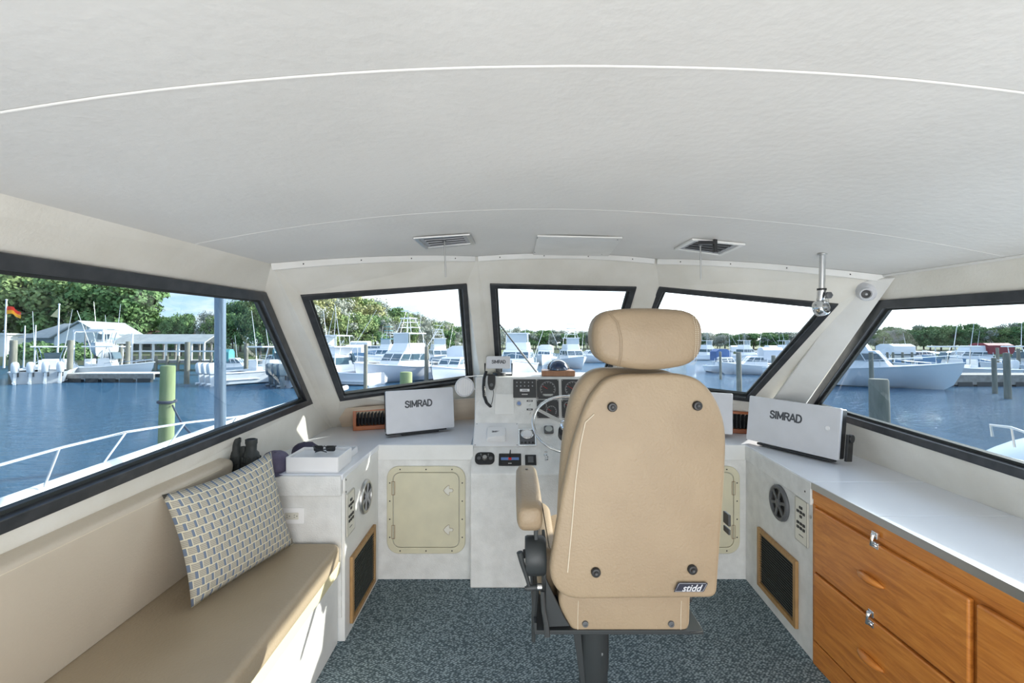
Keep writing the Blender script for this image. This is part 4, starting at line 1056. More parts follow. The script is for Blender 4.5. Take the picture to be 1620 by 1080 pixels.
for pts, mt in (([(962, 492), (975, 510), (981, 535), (981, 560), (979, 583)], 'stitch'), ([(1099, 494), (1101, 520), (1101, 545), (1098, 572), (1096, 578)], 'stitchl')):
    for dx in (0, 3.4):
        P = [at(px+dx, py, YH-.0095) for px, py in pts]; P[0].y += .02; P[-1].y += .02
        b = B()
        for a, c in zip(P, P[1:]):
            n_ = max(2, int((c-a).length/.006))
            for k in range(n_): b.cyl(a.lerp(c, k/n_), a.lerp(c, (k+.6)/n_), .0009, seg=4)
        obj('stitching', b, mt, ch)
obj('shell_piping', B().tube([at(px, py, YB-.004) for px, py in ((940, 655), (926, 668), (918, 705), (911, 760), (905, 830), (898, 905))], .0018, 6), 'stitchl', ch)
for px, py in ((969, 644), (1104, 642), (943, 906), (1096, 901.5)):
    c0 = at(px, py, YB-.010); m = frame_m(c0, (1, 0, 0), (0, 0, 1))
    obj('button', B().lathe([(.016, -.006), (.0155, .001), (.013, .004), (.008, .0045), (.006, .003), (0, .003)], m, 20), 'black', ch)
# logo patch
m = frame_m(at(1093, 928.5, YB-.0105), (1, 0, .0), (0, 0, 1))
pts = [(-.056, -.015), (-.043, .012), (-.040, .015), (.052, .015), (.055, .012), (.043, -.012), (.039, -.015)]
o = obj('logo_patch', B().prism(P3(pts, m), m.to_3x3() @ V((0, 0, .0012))), 'patch', ch)
obj('patch_border', B().tube([m @ V((x*.93, y*.86, .0013)) for x, y in pts], .0009, 5, closed=True), 'midgrey', o)
text('lettering', 'stidd', .031, m @ Matrix.Translation((.0, -.003, .0016)), 'cover', o, offset=.0004, shear=.45)
# seat
YS = 1.56
seat = smooth_outline([cp(*p, YS) for p in ((906, 1001), (1092, 1001), (1094, 925), (890, 925), (881, 955))], [.03, .035, .03, .03, .04], 5)
cushion('seat', seat, away(YS), .16, 'leather', ch, edge=.016)
cushion('seat_pad', smooth_outline([(.13, 1.70), (.70, 1.70), (.69, 2.14), (.60, 2.20), (.23, 2.20), (.14, 2.14)], .06, 5), Matrix.Translation((0, 0, .535)), .14, 'leather', ch, edge=.04, bulge=.006)
cushion('seat_bolster', smooth_outline([(.095, 1.66), (.165, 1.66), (.175, 2.10), (.15, 2.15), (.10, 2.12)], .03, 4), Matrix.Translation((0, 0, .56)), .18, 'leather', ch, edge=.028)
cushion('seat_bolster', smooth_outline([(.665, 1.66), (.735, 1.66), (.735, 2.10), (.70, 2.15), (.66, 2.12)], .03, 4), Matrix.Translation((0, 0, .56)), .16, 'leather', ch, edge=.028)
for px in (926, 1062):
    obj('rivet', B().lathe([(.011, -.002), (.010, .003), (.005, .0035), (.004, .001), (0, .001)], frame_m(at(px, 987, YS-.003), (1, 0, 0), (0, 0, 1)), 16), 'greyp', ch)
for px in (915, 1078):
    obj('stitching', B().tube([at(px, 950, YS-.001), at(px-1, 975, YS-.0015), at(px-1, 996, YS-.001)], .001, 5), 'stitchl', ch)
# armrest
secs = []
for k, (Y, zc, w_, h_) in enumerate(((1.545, .905, .058, .052), (1.555, .900, .072, .078), (1.60, .900, .080, .092), (1.70, .905, .082, .094), (1.85, .912, .082, .086), (1.97, .918, .078, .070), (2.02, .920, .062, .050), (2.035, .92, .03, .02))):
    secs.append([(.062+x, Y, zc+z) for x, z in rrect(w_*1.13, h_, min(w_, h_)*.32, 4)])
obj('armrest', B().loft(secs), 'leather', ch, angle=60)
obj('armrest_screw', B().lathe([(.006, 0), (.005, .002), (0, .002)], Matrix.Translation((.062, 1.93, .955)), 10), 'screw', ch)
obj('arm_strut', B().box2((.078, 1.60, .72), (.092, 1.635, .88)), 'blackm', ch, bevel=.003)
m = frame_m((.085, 1.62, .745), (0, 1, 0), (0, 0, 1))
obj('arm_hinge', B().lathe([(.062, -.038), (.066, -.030), (.066, .026), (.060, .034), (0, .036)], m, 30), 'blackm', ch, angle=40)
obj('hinge_cap', B().lathe([(.016, 0), (.014, .008), (0, .009)], frame_m((.047, 1.62, .75), (0, -1, 0), (0, 0, 1)), 14), 'black', ch)
obj('side_bracket', B().prism([(.108, 1.56, .52), (.108, 1.60, .80), (.108, 1.66, .82), (.108, 1.70, .60), (.108, 1.72, .52)], (.012, 0, 0)).prism([(.115, 1.555, .70), (.18, 1.56, .56), (.20, 1.56, .53), (.115, 1.555, .53)], (0, .012, 0)), 'blackm', ch, bevel=.003)
obj('recline_lever', B().tube([at(822, 873, 1.57), at(826, 890, 1.57), at(834, 915, 1.57), at(838, 930, 1.57)], [.011, .009, .007, .006], 10), 'blackm', ch)
obj('pivot_bolt', B().cyl(at(833, 930, 1.57), at(858, 928, 1.57), .010).cyl(at(830, 930, 1.57), at(833, 930, 1.57), .006), 'blackm', ch)
obj('bolt_cap', B().cyl(at(850, 928, 1.555), at(857, 928, 1.555), .0115), 'steel', ch)
obj('height_lever', B().tube([at(858, 935, 1.54), at(860, 965, 1.53), at(864, 985, 1.52), at(866, 1008, 1.50)], [.008, .008, .009, .010], 8), 'blackm', ch)
obj('lower_strut', B().tube([at(848, 930, 1.60), at(845, 975, 1.60), at(844, 1014, 1.60)], [.012, .010, .007], 8), 'blackm', ch)
obj('seat_plate', B().box2((.075, 1.555, .505), (.655, 1.95, .520)).box2((.075, 1.555, .505), (.085, 1.9, .545)), 'blackm', ch, bevel=.002)
obj('seat_slide', B().prism([at(1091, 1001, 1.55), at(1112, 999, 1.55), at(1106, 984, 1.60), at(1090, 982, 1.62)], (0, .02, -.006)), 'steel', ch, bevel=.001)
obj('side_bracket', B().box2((.61, 1.60, .53), (.622, 1.72, .66)).cyl((.60, 1.62, .60), (.635, 1.62, .60), .02), 'blackm', ch, bevel=.003)
obj('buckle', B().box(at(1150, 820, 1.56), (.010, .04, .04)).box(at(1150, 838, 1.56), (.008, .04, .02)), 'blackm', ch, bevel=.003)
PX = .30
obj('pedestal', B().lathe([(.052, .03), (.052, .30), (.056, .31), (.056, .505)], Matrix.Translation((PX, 1.68, 0)), 28), 'blackm', ch)
obj('pedestal_base', B().lathe([(.19, .001), (.19, .010), (.06, .025), (.055, .04)], Matrix.Translation((PX, 1.68, 0)), 32), 'blackm', ch)
obj('brace', B().prism([(.215, 1.64, .50), (.245, 1.64, .50), (.27, 1.64, .22), (.255, 1.64, .22)], (0, .02, 0)), 'blackm', ch, bevel=.002)
obj('pedestal_bolt', B().lathe([(.007, 0), (.006, .003), (0, .0035)], frame_m((PX+.02, 1.6315, .385), (1, 0, 0), (0, 0, 1)), 10), 'steel', ch)

# ------------------------------------------------------------------ loose things on the left counter
m = frame_m((-1.275, 2.158, CT+.001), (1, -.2, 0), (.2, 1, 0)) @ Matrix.Diagonal((1.25, 1.0, 1.3, 1))
t = thing('binoculars', 'black rubber binoculars standing at the window end of the bench', 'binoculars', m)
for sx in (-1, 1):
    mm = m @ Matrix.Translation((sx*.036, 0, 0))
    o = obj('barrel', B().lathe([(.030, 0), (.033, .004), (.033, .022), (.029, .028), (.031, .05), (.032, .085), (.028, .10), (.020, .108), (.021, .13), (.023, .134), (.023, .148), (.017, .150), (.016, .144), (0, .144)], mm, 18), 'rubber', t, angle=50)
    b = B()
    for k in range(10):
        for j in range(2):
            a = 2*PI*k/10; mm2 = mm @ Matrix.Rotation(a, 4, 'Z')
            b.box((.032, 0, .052+j*.026), (.008, .012, .018), mm2)
    obj('grip', b, 'rubber', o, bevel=.002)
obj('hinge_bar', B().box((0, 0, .07), (.03, .022, .06), m).lathe([(.012, .03), (.012, .12), (0, .122)], m, 14), 'rubber', t, bevel=.003)
# caps
def cap(label, c, yaw, tilt, mt, s_=1):
    m = Matrix.Translation(c) @ Matrix.Rotation(yaw, 4, 'Z') @ Matrix.Rotation(tilt, 4, 'X')
    t = thing('baseball_cap', label, 'cap', m)
    b = B(); ringsn = []
    for j in range(9):
        a = PI/2*j/8; r = .085*math.cos(a)**.8*s_ if j < 8 else 0; z = .085*math.sin(a)*s_
        row = []
        for k in range(26):
            th = 2*PI*k/26; p = V((r*math.cos(th)*.92, r*math.sin(th)*1.05, z)); d_ = noise.noise(p*22+V(c))*.012*(1 if j else .2); row.append(m @ (p+V((d_, d_, -abs(d_)*.8))))
        ringsn.append(row)
    b.loft(ringsn[:-1], cap=False); b.bm.verts.ensure_lookup_table(); last = [b.bm.verts[7*26+k] for k in range(26)]
    top_ = b.bm.verts.new(m @ V((0, 0, .080*s_)))
    for k in range(26): b.bm.faces.new((last[k], last[(k+1) % 26], top_))
    obj('crown', b, mt, t, angle=70)
    g = []
    for z in (0, .004):
        rows = []
        for i in range(4):
            rows.append([m @ V((x*.075*(1-.12*i/3), -.075-.022*i*(1-.35*abs(x))-(.0), .006+z-.018*x*x)) for x in [-1+q/5 for q in range(11)]])
        g.append(rows)
    b = B()
    for rows in g: b.loft(rows, cap=False, closed=False)
    obj('brim', b, mt, t, angle=70)
    obj('top_button', B().blob((0, 0, .082*s_), (.007, .007, .004), m, 8), mt, t)
cap('purple-grey baseball cap slumped beside the white box on the left counter', (-1.215, 2.335, CT+.004), .6, .12, 'capcloth')
cap('dark baseball cap behind the purple-grey one on the left counter', (-1.16, 2.56, CT+.004), 1.9, -.10, 'capdark', .9)
# white box
t = thing('storage_tray', 'white open box on the near edge of the left counter', 'tray', (-.985, 2.40, CT))
m = Matrix.Translation((-.995, 2.36, CT+.0008))
obj('tray_shell', B().ring(P3(rrect(.262, .20, .008, 3), m, .006), P3(rrect(.246, .184, .004, 3), m, .006), (0, 0, .070)), 'whitep', t, bevel=.002)
obj('tray_bottom', B().prism(P3(rrect(.262, .20, .008, 3), m, 0), (0, 0, .006)), 'whitep', t)
obj('tray_lid', B().prism(P3(rrect(.24, .178, .004, 3), m, .060), (0, 0, .004)), 'whitep', t)
t2 = thing('sunglasses', 'black sunglasses lying folded in the white box', 'sunglasses', (-.98, 2.38, CT+.066))
zb = CT+.070
for sx in (-1, 1):
    obj('lens', B().prism(P3(smooth_outline([(-.024, -.016), (.024, -.016), (.026, .014), (-.026, .014)], .01, 3), frame_m((-.985+sx*.032, 2.39, zb+.018), (1, 0, 0), (0, 0, 1))), (0, .003, 0)), 'black', t2)
    obj('temple', B().tube([(-.985+sx*.062, 2.39, zb+.03), (-.985+sx*.03, 2.35, zb+.026), (-.985-sx*.03, 2.345, zb+.010)], .003, 6), 'black', t2)
obj('bridge', B().tube([(-.993, 2.39, zb+.025), (-.985, 2.388, zb+.030), (-.977, 2.39, zb+.025)], .003, 6), 'black', t2)
t = thing('plastic_tray', 'low clear-white tray on the left counter behind the white box', 'tray', (-.95, 2.6, CT))
m = Matrix.Translation((-1.00, 2.57, CT+.0008))
obj('tray_rim', B().ring(P3(rrect(.22, .15, .02, 4), m, .0), P3(rrect(.20, .13, .015, 4), m, .0), (0, 0, .035)), 'whitep', t, bevel=.003)
obj('tray_bottom', B().prism(P3(rrect(.21, .14, .018, 4), m, 0), (0, 0, .004)), 'whitep', t)

# ------------------------------------------------------------------ OUTDOORS: level world; the boat trims 2 degrees by the bow
OUT = Matrix.Translation((0, 0, EYE)) @ Matrix.Rotation(-math.atan(25/FP), 4, 'X') @ Matrix.Translation((0, 0, -EYE))
WZ = EYE-2.6
def wy(py): return 2.6*FP/(py-545)          # distance of a waterline seen at py
def O(px, Y, z=WZ): return V(((px-CX)/FP*Y, Y, z))
def zat(py, Y): return EYE-(py-545)/FP*Y
def place(o, p, yaw=0, s=1): o.matrix_basis = OUT @ Matrix.Translation(p) @ Matrix.Rotation(yaw, 4, 'Z') @ Matrix.Scale(s, 4); return o
# water with gentle swell, land
b = B(); b.face([(-400, -60, 0), (400, -60, 0), (400, 400, 0), (-400, 400, 0)]); w_ = obj('water', b, 'water', kind='structure', smooth=False); place(w_, V((0, 0, WZ)))
tag(w_, 'rippled blue harbour water')
M['land'] = mat('shore_ground', (.10, .14, .06), .95, col2=(.20, .20, .11), nscale=.3)
b = B()
sh = [(-200, 40), (-120, 54), (-60, 56), (-42, 60), (-34, 76), (-20, 100), (0, 135), (40, 140), (80, 110), (120, 92), (220, 86)]
for k in range(len(sh)-1):
    (x0, y0), (x1, y1) = sh[k], sh[k+1]
    prev = None
    for d0, z0, d1, z1 in ((0, -.3, 1.2, .9), (1.2, .9, 14, 1.4), (14, 1.4, 40, 2.4), (40, 2.4, 160, 3)):
        b.face([(x0, y0+d0, z0), (x1, y1+d0, z0), (x1, y1+d1, z1), (x0, y0+d1, z1)])
g_ = obj('ground', b, 'land', kind='structure'); place(g_, V((0, 0, WZ)))
def shore(x):
    for (x0, y0), (x1, y1) in zip(sh, sh[1:]):
        if x0 <= x <= x1: return y0+(y1-y0)*(x-x0)/(x1-x0)
    return 90

# --- trees
def tree_proto(name, leaf, bark, H, R, nb, nl, ls, seed, bare=False, label=''):
    rnd = random.Random(seed); t = thing(name, label, 'tree')
    b = B(); b.tube([(0, 0, -.3), (.1, 0, H*.25), (.05, .1, H*.5), (0, 0, H*.8)], [.26, .2, .14, .04], 7)
    cl = []
    for k in range(nb):
        a = rnd.uniform(0, 2*PI); z = H*rnd.uniform(.32, .88); rr = R*rnd.uniform(.25, .95)*math.sqrt(max(.05, 1-((z/H-.55)/.5)**2))
        c = V((rr*math.cos(a), rr*math.sin(a), z)); cl.append((c, R*rnd.uniform(.22, .42)))
        b.tube([(0, 0, H*rnd.uniform(.2, .6)), c*.5+V((0, 0, z*.45)), c], [.09, .06, .02], 4)
    obj('trunk', b, bark, t, world=False)
    b = B()
    for k in range(nl):
        c, r = cl[rnd.randrange(len(cl))]
        d = V((rnd.gauss(0, 1), rnd.gauss(0, 1), rnd.gauss(0, 1)*.75)); d.normalize(); p = c+d*r*rnd.uniform(.55, 1.05)
        u = V((rnd.uniform(-1, 1), rnd.uniform(-1, 1), rnd.uniform(-1, 1))).normalized(); v = u.cross(d+V((.01, 0, .02))).normalized(); s_ = ls*rnd.uniform(.6, 1.3)
        b.face([p-u*s_*.5-v*s_*.3, p+u*s_*.5-v*s_*.3, p+u*s_*.4+v*s_*.3, p-u*s_*.4+v*s_*.3])
    obj('foliage', b, leaf, t, world=False, smooth=False)
    return t
protos = [tree_proto('leafy_tree', 'leaf1', 'trunk', 10, 4.0, 26, 5200, .40, 1), tree_proto('leafy_tree', 'leaf2', 'trunk', 9, 3.6, 24, 5200, .38, 2),
          tree_proto('leafy_tree', 'leaf3', 'palebark', 10, 3.6, 24, 3000, .34, 3), tree_proto('leafy_tree', 'leaf4', 'trunk', 8, 3.8, 22, 3600, .38, 4)]
used = [0]*4
def tree(kind, X, Y, h, label, group, z=.9, wide=1.0):
    base = (10, 9, 10, 8)[kind]
    m = OUT @ Matrix.Translation((X, Y, WZ+z)) @ Matrix.Rotation(random.uniform(0, 6.28), 4, 'Z') @ Matrix.Diagonal((h/base*wide, h/base*wide, h/base, 1))
    if not used[kind]:
        used[kind] = 1; o = protos[kind]; o.matrix_basis = m; o['label'] = label; o['group'] = group; o['category'] = 'tree'; return o
    return dup(protos[kind], m, label, group)
def topline(px):    # treetop line of the photograph
    T = [(-250, 370), (0, 375), (60, 400), (150, 412), (215, 428), (232, 470), (262, 502), (300, 486), (345, 490), (400, 470), (440, 455), (500, 455), (560, 466), (600, 477), (650, 494), (740, 514), (800, 518), (900, 522), (1060, 524), (1150, 525), (1250, 524), (1330, 521), (1400, 517), (1500, 513), (1620, 510), (1900, 505)]
    for (x0, y0), (x1, y1) in zip(T, T[1:]):
        if x0 <= px <= x1: return y0+(y1-y0)*(px-x0)/(x1-x0)
    return 510
rnd = random.Random(11)
def belt(px0, px1, step, back, kinds, label, group, jit=.06, wide=1.0):
    px = px0
    while px < px1:
        for row, bk in enumerate(back):
            q = px+rnd.uniform(-.4, .4)*step
            Y = 60
            for _ in range(12): Y = shore((q-CX)/FP*Y)+bk+rnd.uniform(-.5, .5)*.2
            zb_ = .9 if bk < 14 else (1.6 if bk < 30 else 2.4)
            h = (zat(topline(q), Y)-WZ-zb_)*(1-.13*(len(back)-1-row))*rnd.uniform(1-jit, 1+jit)
            tree(rnd.choice(kinds), (q-CX)/FP*Y, Y, max(3.0, h), label, group, zb_, wide)
        px += step
belt(-140, 222, 34, (13, 22), (0, 0, 1, 1), 'tall green tree on the shore behind the left docks', 'tall trees behind the left docks', .05, 1.0)
belt(268, 470, 27, (5, 16), (2, 0, 1), 'grey-green tree on the shore seen right of the left window pole', 'shore trees right of the pole', .08, .75)
belt(470, 765, 17, (8, 20, 34), (2, 2, 2, 1, 0, 2, 3), 'bushy tree on the hillside behind the boats in the left front window', 'hillside trees in the left front window', .06)
belt(775, 1010, 12, (7, 14), (2, 2, 1), 'distant tree on the far shore seen through the centre window', 'far trees in the centre window', .10, 1.35)
belt(1040, 1330, 14, (8, 15), (2, 2, 1), 'low distant tree on the far shore in the right front window', 'far trees in the right front window', .08, 1.4)
belt(1335, 1720, 19, (6, 14), (1, 0, 1, 2), 'green tree on the far shore seen through the right side window', 'shore trees in the right side window', .10, 1.1)
for i in range(4):
    if not used[i]: place(protos[i], O(1800, 100)); protos[i]['label'] = 'tree standing far right beyond the frame'
# shrubs before the house
def bush(X, Y, r, label, s):
    b = B(); rr = random.Random(s)
    for k in range(1500):
        d = V((rr.gauss(0, 1), rr.gauss(0, 1), abs(rr.gauss(0, 1)))).normalized(); p = V((d.x*r*1.3, d.y*r, d.z*r))*rr.uniform(.75, 1.05)
        u = V((rr.uniform(-1, 1), rr.uniform(-1, 1), rr.uniform(-1, 1))).normalized(); v = u.cross(d).normalized(); q = .16
        b.face([p-u*q-v*q*.6, p+u*q-v*q*.6, p+u*q*.8+v*q*.6, p-u*q*.8+v*q*.6])
    o = obj('green_shrub', b, 'leaf2', smooth=False); place(o, V((X, Y, WZ+1.0))); tag(o, label, 'shrub')
bush((58-CX)/FP*52, 52, 1.9, 'round green shrub left of the flagpole before the white house', 1)
bush((118-CX)/FP*51, 51, 1.8, 'round green shrub under the white gable of the house', 2)

# --- pilings
def piling(px, top, Y, d, label, mt='piling', group=None, bottom=-.8):
    X = (px-CX)/FP*Y; zt = zat(top, Y)-WZ; r = d/2
    b = B(); b.lathe([(r*1.02, bottom), (r, 0), (r*.97, zt*.6), (r*.94, zt-.03), (r*.86, zt), (0, zt+.01)], None, 14)
    o = obj('dock_piling', b, mt); place(o, V((X, Y, WZ))); tag(o, label, 'piling', group)
    return o
piling(22, 538, wy(607), .40, 'wood piling at the far left rising in front of the white outboards')
piling(112, 538, wy(602), .36, 'wood piling at the left end of the low floating dock')
piling(203, 540, wy(597), .33, 'wood piling before the middle of the floating dock')
piling(297, 541, wy(607), .33, 'wood piling just left of the three white outboards')
piling(390, 543, wy(601), .30, 'wood piling right of the grey-blue pole beyond the left window')
gp = piling(267, 578, 10.0, .30, 'thick green-tinted piling close outside the left window with a dark rope around it', 'pilinggreen')
piling(152, 546, 44, .34, 'short wood piling behind the floating dock below the house', 'piling')
piling(192, 545, 42, .34, 'short wood piling near the left end of the covered pier')
piling(579, 545, wy(618), .22, 'slim wood piling at the left of the boats in the left front window')
piling(675, 548, wy(604), .30, 'slim wood piling among the boats right in the left front window')
piling(643, 588, 10.2, .29, 'thick pale piling stub close below the left front window', 'pilinggreen')
piling(1168, 557, wy(630), .24, 'slim piling in the right front window just right of the chair')
piling(1223, 562, wy(628), .20, 'slim piling at the right of the right front window')
piling(1139, 556, wy(600), .18, 'thin distant piling by the blue covered boat')
piling(1388, 599, 8.3, .325, 'thick dark piling close outside the right side window')
piling(1377, 557, 22, .20, 'tall slim piling behind the thick one by the moored white bow')
piling(1591, 558, wy(630), .27, 'tall dark piling at the right end of the right side window')
piling(1571, 566, wy(622), .22, 'shorter piling just left of the tallest dark one at right', )
piling(1577, 550, 38, .22, 'far piling behind the two dark pilings at right')
piling(1610, 551, 36, .24, 'far piling at the right edge of the picture')
for k, px in enumerate((1403, 1412, 1427, 1442)): piling(px, 557, 44, .22, 'short far piling in the row by the blue-hulled boats', group='far pilings by the blue-hulled boats')
# mooring rope
pr = V(((267-CX)/FP*10, 10, 0))
ring_ = []
for k in range(40):
    a = 2*PI*k/20; ring_.append((pr.x+.165*math.cos(a), pr.y+.165*math.sin(a), zat(633, 10)-.02*k/20))
b = B(); b.tube(ring_, .022, 6); e0 = V((pr.x+.16, pr.y-.05, zat(640, 10))); e1 = V(((334-CX)/FP*6, 6, zat(700, 6)))
b.tube([e0.lerp(e1, k/12)+V((0, 0, -.5*math.sin(PI*k/12)*.3)) for k in range(13)], .018, 6)
o = obj('mooring_rope', b, 'rope'); place(o, V()); tag(o, 'dark mooring rope looped round the green piling and running to our boat', 'rope')

# --- docks, covered pier, house, flags
def dock(px0, px1, Y, depth, ztop, label, th=.35, mt='docklight', skirt=True, yaw=0):
    x0, x1 = (px0-CX)/FP*Y, (px1-CX)/FP*Y; L_ = x1-x0
    t = thing('dock', label, 'dock'); 
    n_ = min(60, int(L_/.45)+1)
    for k in range(n_): obj('plank', B().box((-L_/2+L_*(k+.5)/n_, 0, ztop-.03), (L_/n_-.02, depth, .05)), mt, t, world=False, smooth=False)
    obj('stringer', B().box((0, -depth/2+.06, ztop-.06-th/2), (L_, .12, th)).box((0, depth/2-.06, ztop-.06-th/2), (L_, .12, th)), 'dockwood', t, world=False)
    if skirt:
        for k in range(int(L_/1.2)): obj('float', B().box((-L_/2+1.2*(k+.5), -depth/2+.1, .10), (.9, .25, .35)), 'blackm', t, world=False)
    place(t, V(((x0+x1)/2, Y, WZ)), yaw)
dock(128, 262, 32.5, 2.0, .62, 'low floating dock with pale planks beyond the left window')
dock(196, 420, 47, 3.0, 1.05, 'wooden pier deck under the long pale roof', .25, skirt=False)
dock(1395, 1700, 29.5, 2.2, .72, 'grey wharf with dark sides across the right side window', .55, 'dockwood')
dock(1150, 1290, 46, 2.0, .7, 'pale pier in the right front window', .3, skirt=False)
dock(560, 760, 50, 2.0, .7, 'pale pier behind the boats in the left front window', .3, skirt=False)
Yp_ = 47.0; t = thing('pier_shelter', 'long pale-roofed open shelter on posts over the pier', 'shelter'); x0, x1 = (200-CX)/FP*Yp_, (342-CX)/FP*Yp_; L_ = x1-x0
ze, zr = zat(541, Yp_)-WZ, zat(528.5, Yp_)-WZ
obj('roof', B().prism([(-L_/2, -1.7, ze), (-L_/2, 0, zr), (-L_/2, 1.7, ze), (-L_/2, 1.7, ze-.1), (-L_/2, 0, zr-.1), (-L_/2, -1.7, ze-.1)], (L_, 0, 0)), 'roofgrey', t, world=False)
obj('eave_board', B().box((0, -1.72, ze-.08), (L_, .05, .2)), 'siding', t, world=False)
for k in range(8): obj('post', B().box((-L_/2+.2+(L_-.4)*k/7, -1.5, (ze+1.0)/2), (.16, .16, ze-1.0)), 'siding', t, world=False)
for k in range(8): obj('post', B().box((-L_/2+.2+(L_-.4)*k/7, 1.5, (ze+1.0)/2), (.16, .16, ze-1.0)), 'dockwood', t, world=False)
obj('handrail', B().box((0, -1.5, 1.95), (L_+4.5, .10, .16)), 'siding', t, world=False)
for k in range(12): obj('deck_piling', B().cyl((-L_/2+L_*1.3*k/11, -1.6, -.6), (-L_/2+L_*1.3*k/11, -1.6, 1.5), .13, seg=8), 'piling', t, world=False)
place(t, V(((x0+x1)/2, Yp_, WZ)))
# white house
Yh = 58.0; t = thing('gable_house', 'white gabled house with long pale grey roof at the far left', 'house')
hx = lambda px: (px-CX)/FP*Yh
gx0, gx1 = hx(86), hx(165); ze, zr = zat(533, Yh)-WZ, zat(510.5, Yh)-WZ; gc = (gx0+gx1)/2
wx0 = hx(14); o0 = V((gc, Yh, WZ))
f = lambda x: x-gc
obj('gable_wall', B().prism([(f(gx0), 0, .8), (f(gx1), 0, .8), (f(gx1), 0, ze), (0, 0, zr), (f(gx0), 0, ze)], (0, .2, 0)), 'siding', t, world=False)
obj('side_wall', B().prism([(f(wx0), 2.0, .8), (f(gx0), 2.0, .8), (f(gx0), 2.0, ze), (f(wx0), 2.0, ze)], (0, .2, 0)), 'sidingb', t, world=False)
obj('roof', B().prism([(f(wx0)-.4, 1.4, ze-.1), (f(gx0)+.1, 1.4, ze-.1), (f(gx0)+.5, 1.4, ze+.2), (0, 4.2, zr), (f(wx0)+2.8, 4.2, zr)], (0, .05, .12)), 'roofgrey', t, world=False)
obj('roof', B().prism([(f(gx0)-.4, -.3, ze-.15), (0, -.3, zr+.12), (f(gx1)+.4, -.3, ze-.15), (f(gx1)+.4, -.3, ze), (0, -.3, zr+.3), (f(gx0)-.4, -.3, ze)], (0, 7, 0)), 'roofgrey', t, world=False)
for px in (112, 140): o = obj('window', B().box((f(hx(px)), -.04, 2.6), (1.0, .1, 1.2)), 'siding', t, world=False); obj('pane', B().box((f(hx(px)), -.10, 2.6), (.8, .04, 1.0)), 'bglass', o, world=False)
for px in (28, 46, 66): o = obj('window', B().box((f(hx(px)), 1.95, 2.3), (1.1, .1, 1.0)), 'siding', t, world=False); obj('pane', B().box((f(hx(px)), 1.89, 2.3), (.9, .04, .8)), 'bglass', o, world=False)
place(t, o0)
Yf = 62; t = thing('storage_shed', 'small white shed at the far left edge beside the house', 'shed')
obj('shed_wall', B().box((0, 0, 2.3), (6, 4, 3.2)), 'siding', t, world=False); obj('shed_roof', B().box((0, 0, 4.0), (6.4, 4.4, .25)), 'siding', t, world=False); place(t, O(2, Yf))
# distant brown roof between the trees
t = thing('distant_building', 'long brown-roofed building far behind the pier in the left window', 'building'); Yd = 78
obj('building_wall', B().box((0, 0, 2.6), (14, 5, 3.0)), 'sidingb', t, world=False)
M['brownroof'] = mat('brown_roof', (.16, .09, .07), .9)
obj('building_roof', B().prism([(-7.4, -2.8, 4.0), (-7.4, 0, 5.0), (-7.4, 2.8, 4.0)], (14.8, 0, 0)), 'brownroof', t, world=False)
for k in range(5): obj('window', B().box((-5.5+k*2.7, -2.53, 2.7), (1.2, .08, 1.0)), 'bglass', t, world=False)
place(t, O(278, Yd))
def flagpole(px, top, base, Y, label):
    z1, z0 = zat(top, Y)-WZ, .3
    t = thing('flagpole', label, 'flagpole'); obj('mast', B().cyl((0, 0, z0), (0, 0, z1), .09, .06, 8), 'bwhite', t, world=False); obj('finial', B().blob((0, 0, z1+.05), .1, seg=8), 'bwhite', t, world=False); place(t, O(px, Y)); return z1
def flag(px, Y, z1, w, h, mts, label, droop):
    t = thing('flag', label, 'flag'); n_ = 8
    for s_, mt in enumerate(mts):
        b = B(); rows = []
        for k in range(n_+1):
            u = k/n_; x = w*u; y = .15*math.sin(u*6); dz = -droop*u**1.3+.1*math.sin(u*5)
            hh = h*(1-.15*u) if droop < 1.5 else h*(1-u*.8)
            rows.append([(x, y, z1-.2-hh*(s_)/len(mts)+dz), (x, y, z1-.2-hh*(s_+1)/len(mts)+dz)])
        b.loft(rows, cap=False, closed=False)
        bmesh.ops.solidify(b.bm, geom=b.bm.faces[:], thickness=.015)
        obj('flag_band', b, mt, t, world=False)
    place(t, O(px, Y))
z1 = flagpole(8, 475, 560, 45, 'white flagpole at the far left edge of the left window')
flag(8.6, 45, z1-.4, 1.5, .75, ('flagr', 'flago'), 'red and orange flag flying at the far left', .45)
z1 = flagpole(92, 482, 545, 46, 'white flagpole standing before the white house')
t_ = B(); t_.prism([(0, 0, z1-.3), (0, 0, z1-1.3), (-.9, .1, z1-1.15)], (0, .03, 0)); o = obj('flag', t_, 'flagy'); place(o, O(91, 46)); tag(o, 'pale yellow triangular flag hanging on the pole before the house', 'flag')
for px, tp_, Y, lb in ((39, 515, 44, 'thin white mast left of the house flagpole'), (56, 514, 44.5, 'thin white mast just right of another by the house'), (135, 515, 46, 'dark slim post under the right end of the house gable'), (483, 0, 0, '')):
    if not lb: continue
    z1 = zat(tp_, Y)-WZ; o = obj('boat_mast', B().cyl((0, 0, .3), (0, 0, z1), .07, .05, 8), 'bwhite' if 'white' in lb else 'dockwood'); place(o, O(px, Y)); tag(o, lb, 'mast')

